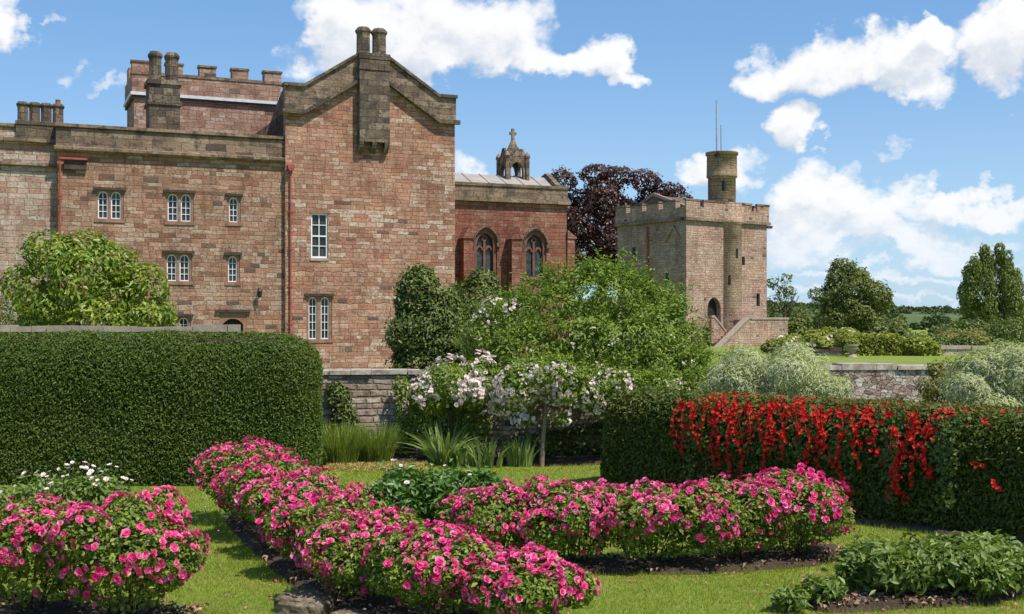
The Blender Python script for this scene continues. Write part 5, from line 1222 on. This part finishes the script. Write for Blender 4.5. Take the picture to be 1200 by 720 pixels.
# ---- leafy plants ------------------------------------------------------------------
def peony(x, y, h, w_, seed, label, mat='peony', n=3600, flowers=0, L=.14, Wd=.05, cat='peony plant', name='peony_plant', group='peony plants in the beds'):
    rng = np.random.default_rng(seed); root = empty(name, (x, y, 0), 0, label, cat, group); lb = [(0, 0, h*.5, w_*.8, w_*.7, h*.4)]
    for i in range(9):
        a = i*2.4; lb.append((w_*.6*math.cos(a), w_*.5*math.sin(a), h*rng.uniform(.4, .72), w_*.36, w_*.36, h*.26))
    n = int(n*.85); P, D = lobe_points(lb, n, rng, .28, 3, .5, seed, 2); k = P[:, 2] > .05
    link('foliage', leaves(P[k], D[k]*.35+np.array([0, 0, .6])+rand_dir(k.sum(), rng)*.8, L, Wd, rng, D[k]+np.array([0, 0, .1]), .9), LM[mat], root)
    mb = MB()
    for i in range(14):
        a = i*2.4; r = w_*rng.uniform(.2, .75); mb.tube([(r*.25*math.cos(a), r*.25*math.sin(a), -.03), (r*.8*math.cos(a), r*.8*math.sin(a), h*.4), (r*math.cos(a), r*math.sin(a), h*.85)], [.01, .008, .005], 5)
    mb.build('stems', M['stem'], root)
    if flowers:
        a = rng.uniform(0, 6.28, flowers); r = w_*np.sqrt(rng.uniform(0, 1, flowers))*.95
        P = np.stack([r*np.cos(a), r*np.sin(a), h*(1.02-.25*(r/w_)**2)+rng.uniform(-.02, .12, flowers)], 1); D = unit(np.stack([np.cos(a)*.3, np.sin(a)*.3-.35, np.ones(flowers)], 1))
        mb = MB()
        for q in P: mb.tube([(q[0]*.12, q[1]*.12, .0), (q[0]*.7, q[1]*.7, h*.5), (q[0], q[1], q[2])], [.007, .006, .005], 4)
        mb.build('flower_stalks', M['stem'], root)
        put_blooms(root, P, D, PEOME, PEO, 'flower', PM['white'], rng, 98, .6, 1.1)
    return root
peony(-6.1, 16.6, 1.0, .85, 121, 'grey-green leafy plant with small white flowers beside the tall hedge, behind the left rose bushes', 'peony2', 4200, 34, .11, .045)
peony(-7.4, 16.2, .85, .85, 122, 'grey-green leafy plant with few white flowers at the left edge, below the tall hedge', 'peony2', 4200, 12, .11, .045)
peony(-1.55, 17.6, .92, .72, 123, 'dense dark green leafy peony left of the right-hand rose row', 'peony', 4200, 5)
peony(-.75, 18.6, .78, .62, 124, 'lower dark green leafy peony towards the back lawn', 'peony', 3200, 4)
peony(4.3, 13.5, .60, .66, 125, 'lush mid-green leafy plant at lower right, left half of its clump by the rose row', 'peony2', 3600, 0, .13, .05)
peony(5.15, 13.5, .64, .72, 126, 'lush mid-green leafy plant at lower right, right half of its clump', 'peony2', 3900, 0, .13, .05)
peony(5.7, 14.3, .5, .45, 127, 'small leafy plant under the dark hedge at the right edge', 'peony2', 2000, 0, .12, .05)

def blades(name, label, cat, loc, n, h, spread, wd, mat, seed, arch=.35, group=None, fan=False, seg=5):
    rng = np.random.default_rng(seed); root = empty(name, loc, 0, label, cat, group); V = []; Fc = []
    for i in range(n):
        a = rng.uniform(0, 6.28); r = spread*math.sqrt(rng.uniform(0, 1)); bx, by = r*math.cos(a), r*math.sin(a)*.7
        hh = h*rng.uniform(.6, 1.1); lean = rng.uniform(.1, 1)*arch; dx, dy = math.cos(a+rng.uniform(-.6, .6)), math.sin(a+rng.uniform(-.6, .6)); tw = rng.uniform(0, 6.28); b0 = len(V)
        for j in range(seg+1):
            s = j/seg; px = bx+dx*hh*lean*s**1.8; py = by+dy*hh*lean*s**1.8; pz = hh*(s-.35*lean*s**2.5); w2 = wd*.5*(1-s**2.2)*(.7+.6*min(s*3, 1))+.0008
            V += [(px+w2*math.cos(tw), py+w2*math.sin(tw), pz), (px-w2*math.cos(tw), py-w2*math.sin(tw), pz)]
        for j in range(seg): Fc.append((b0+2*j, b0+2*j+1, b0+2*j+3, b0+2*j+2))
    link('leaves', raw_mesh('leaves', np.array(V), np.array(Fc), 4), LM[mat], root)
    return root
gi_ = 'strap-leaved clumps along the wall'
blades('iris_clump', 'fan of broad pale iris leaves left of the bare rose stem', 'iris', (G(572, 25.2), 25.2, 0), 60, .72, .34, .055, 'iris', 131, .7, gi_)
blades('iris_clump', 'narrower upright iris clump beside the bare rose stem', 'iris', (G(608, 25.4), 25.4, 0), 75, .66, .28, .04, 'iris', 132, .5, gi_)
blades('iris_clump', 'short iris clump between the cardoon and the broad iris fan', 'iris', (G(540, 25.3), 25.3, 0), 50, .5, .25, .045, 'iris', 133, .6, gi_)
blades('grass_clump', 'tall feathery grass clump against the end of the tall hedge', 'grass', (G(395, 25.2), 25.2, 0), 900, 1.0, .42, .014, 'grass', 134, .6, gi_)
blades('grass_clump', 'upright green grass clump in front of the rubble wall', 'grass', (G(440, 25.4), 25.4, 0), 700, .95, .34, .014, 'grass', 135, .55, gi_)
blades('cardoon', 'arching grey-green cardoon below the white rambling rose', 'cardoon', (G(522, 25.5), 25.5, 0), 110, 1.0, .34, .07, 'iris', 136, 1.3, gi_, seg=7)
peony(G(925, 12.7), 12.7, .26, .2, 137, 'small young leafy plant in the soil at the front, left of the lush leafy clump', 'peony2', 260, 0, .12, .05, 'young plant', 'young_plant', 'young plants at the front of the bed')
peony(G(965, 12.9), 12.9, .34, .24, 138, 'taller young leafy plant close to the left side of the lush leafy clump', 'peony2', 340, 0, .12, .05, 'young plant', 'young_plant', 'young plants at the front of the bed')
d = 26.2; shrub('climbing_rose', 'small pale pink climbing rose on the wall beside the tall hedge', 'rose', (G(398, d), d, 0), [(0, 0, 1.35, .25, .2, .3), (.1, 0, .95, .3, .2, .35), (-.1, 0, 1.6, .2, .15, .15)], 1500, .09, .045, LM['dark'], 141, trunk=(.02, 4))
d = 26.1; shrub('wall_creeper', 'sparse green creeper on the rubble wall left of the white rambling rose', 'creeper', (G(470, d), d, 0), [(0, .1, 1.6, .2, .12, .25), (.1, .1, 1.1, .22, .12, .4), (.05, .1, .5, .3, .15, .4)], 1300, .08, .05, LM['mound'], 142, trunk=(.02, 4))

# ---- beds, soil, edging stone ----------------------------------------------------------
def bed(name, pts, widths, seed):
    rng = np.random.default_rng(seed); L_ = []; R_ = []; m_ = 44
    P = [Vector((*q, 0)) for q in pts]; Vs = []
    for i in range(m_+1):
        f = i/m_*(len(P)-1); k = min(int(f), len(P)-2); q = P[k].lerp(P[k+1], f-k); w_ = widths[k]+(widths[k+1]-widths[k])*(f-k)
        a = P[max(k-1, 0)] if f-k < .5 else P[k]; b = P[min(k+1, len(P)-1)] if f-k < .5 else P[min(k+2, len(P)-1)]
        t = (b-a).normalized(); nn = Vector((-t.y, t.x, 0)); endf = min(1, math.sqrt(max(1-(abs(2*i/m_-1))**14, 0))+.15)
        for j in range(9):
            s = j/4-1; ww = w_*endf*(1+.06*math.sin(i*1.7+j))
            p_ = q+nn*ww*s; Vs.append((p_.x, p_.y, .012+float(lawn_z(p_.x, p_.y))+.075*(1-abs(s)**3)+rng.uniform(-.012, .012)*(abs(s) < .95)-.05*(abs(s) > .95)))
    fs = [(i*9+j, i*9+j+1, (i+1)*9+j+1, (i+1)*9+j) for i in range(m_) for j in range(8)]
    me = bpy.data.meshes.new(name); me.from_pydata(Vs, [], fs); me.polygons.foreach_set('use_smooth', [True]*len(fs)); tag(link(name, me, M['soil']), kind='structure')
BEDS = [([(-4.2, 19.0), (-3.15, 16.5), (-2.25, 14.4), (-1.55, 13.0), (-.6, 12.15), (.4, 11.3)], [.5, .58, .56, .56, .5, .4]),
        ([(-.9, 15.55), (.7, 15.05), (2.2, 14.95), (3.6, 15.35), (4.3, 15.9)], [.45, .5, .5, .5, .35]),
        ([(-6.6, 12.8), (-5.0, 12.4), (-3.9, 12.1), (-3.3, 12.0)], [.75, .75, .75, .6]),
        ([(3.2, 12.8), (4.1, 13.2), (5.1, 13.4), (5.9, 14.2)], [.25, .42, .5, .45]),
        ([(2.0, 22.0), (5.1, 18.75), (8.5, 15.1)], [.3, .33, .4]),
        ([(-8.5, 16.4), (-6.8, 16.6), (-5.2, 16.8)], [.8, .8, .6]), ([(-2.4, 17.3), (-1.4, 17.7), (-.3, 18.6)], [.6, .7, .55]),
        ([(-3.9, 25.9), (-1.5, 26.0), (1.0, 26.1), (4.4, 26.5)], [.55, .6, .75, .7])]
for i, (a, b) in enumerate(BEDS): bed('flower_bed', a, b, i)
def bed_dist(x, y):
    best = np.full(len(x), 9.)
    for pts, ws in BEDS:
        for (a, b, w0, w1) in zip(pts[:-1], pts[1:], ws[:-1], ws[1:]):
            ax, ay = a; dx, dy = b[0]-ax, b[1]-ay; t_ = np.clip(((x-ax)*dx+(y-ay)*dy)/(dx*dx+dy*dy), 0, 1)
            best = np.minimum(best, np.hypot(x-ax-dx*t_, y-ay-dy*t_)-(w0+(w1-w0)*t_))
    return best
# strip of dry cut grass along the border's edge
rng = np.random.default_rng(151); n = 5000; x = rng.uniform(G(385, 25), G(500, 25), n); y = rng.normal(24.85, .26, n)
P = np.stack([x, y, .03+rng.uniform(0, .07, n)], 1); m_ = newmat('dry_grass_blade')[0]; LM['dryb'] = leafmat('dry_grass_stalk', [(.30, .24, .11), (.38, .31, .16), (.22, .20, .08)], .2, .8, .1)
tag(link('dry_grass', leaves(P, rand_dir(n, rng)+np.array([0, 0, .6]), .13, .014, rng), LM['dryb']), kind='stuff')
# lawn blades
n = 330000; y = 11+(rng.uniform(0, 1, n)**1.25)*14.6; x = rng.uniform(-1, 1, n)*(y*.435); bd = bed_dist(x, y); k = (bd > -.03+rng.normal(0, .02, n)); k &= ~((y > 22.2) & (x < -3.4)); x, y, bd = x[k], y[k], bd[k]
n = len(x); hgt = rng.uniform(.022, .05, n)*(1+.8*(bd < .08)); a = rng.uniform(0, 6.28, n); w_ = .0035*(y/12); ln = rng.normal(0, .018, (n, 2)); z = lawn_z(x, y)
V = np.stack([np.stack([x-w_*np.cos(a), y-w_*np.sin(a), z-.004], 1), np.stack([x+w_*np.cos(a), y+w_*np.sin(a), z-.004], 1), np.stack([x+ln[:, 0], y+ln[:, 1], z+hgt], 1)], 1).reshape(-1, 3)
tag(link('lawn_grass', raw_mesh('lawn_grass', V, np.arange(3*n).reshape(-1, 3), 3), LM['blade']), kind='stuff')
# fallen petals
n = 900; k = rng.integers(0, 4, n); x = np.empty(n); y = np.empty(n)
for i in range(n):
    pts, ws = BEDS[k[i]]; j = rng.integers(0, len(pts)-1); f = rng.uniform(); x[i] = pts[j][0]+(pts[j+1][0]-pts[j][0])*f+rng.normal(0, .6); y[i] = pts[j][1]+(pts[j+1][1]-pts[j][1])*f+rng.normal(0, .6)
P = np.stack([x, y, lawn_z(x, y)+.03], 1)
tag(link('fallen_petals', leaves(P, np.tile([0, 0, 1.], (n, 1))+rand_dir(n, rng)*.4, .034, .028, rng), PM['pink']), kind='stuff')
# soil clods / mulch on bed edges
n = 2600; x = np.empty(n); y = np.empty(n)
for i in range(n):
    pts, ws = BEDS[i % 4]; j = rng.integers(0, len(pts)-1); f = rng.uniform(); dx, dy = pts[j+1][0]-pts[j][0], pts[j+1][1]-pts[j][1]; l = math.hypot(dx, dy); o_ = rng.uniform(-.95, .95)*ws[j]; x[i] = pts[j][0]+dx*f-dy/l*o_; y[i] = pts[j][1]+dy*f+dx/l*o_
P = np.stack([x, y, lawn_z(x, y)+.07+rng.uniform(-.01, .02, n)], 1); LM['mulch'] = leafmat('mulch_bits', [(.10, .065, .045), (.2, .14, .11), (.06, .04, .03), (.28, .2, .17)], .0, .9, .1)
tag(link('mulch', leaves(P, np.tile([0, 0, 1.], (n, 1))+rand_dir(n, rng)*.7, .07, .04, rng, fold=.5), LM['mulch']), kind='stuff')
# rough stone edging at the bed's front
import bmesh
def stone(label, loc, sx, sy, sz, seed, rz=0):
    bm = bmesh.new(); bmesh.ops.create_icosphere(bm, subdivisions=4, radius=1); co = np.array([v.co[:] for v in bm.verts])
    c2 = np.sign(co)*np.abs(co)**.62; nz = .10*wob(co, 2.2, seed)+.07*wob(co, 5.3, seed+1)+.045*wob(co, 12, seed+2)+.02*wob(co, 27, seed+4)
    c2 = c2*(1+nz[:, None])*np.array([sx, sy, sz])
    for v, c_ in zip(bm.verts, c2): v.co = c_
    me = bpy.data.meshes.new('edging_stone'); bm.to_mesh(me); bm.free(); o = link('edging_stone', me, M['rock'], None, loc, (0, 0, rz)); tag(o, label, 'stone', 'rough stones edging the bed')
gm, t, p, _ = newmat('lichened_rock'); tc_ = t.new('ShaderNodeTexCoord'); n1 = t.noise(tc_.outputs['Object'], 3, 6, .7); n2 = t.noise(tc_.outputs['Object'], 12, 5, .7)
c = t.ramp(n1, [(.3, (.08, .06, .04)), (.55, (.22, .165, .115)), (.75, (.36, .29, .215))]); c = t.mix(1, c, t.ramp(n2, [(.3, (.6, .6, .6)), (.7, (1.25, 1.25, 1.2))]), 'MULTIPLY'); t.l.new(c, p.inputs['Base Color']); bump(t, p, n2, .05, 1); M['rock'] = gm
stone('large rough brown stone at the front corner of the rose bed', (G(358, 12.75), 12.75, .06), .30, .22, .13, 1, -.35)
stone('smaller flat stone touching the right side of the large rough stone', (G(412, 12.3), 12.3, .03), .2, .16, .08, 2, -.5)
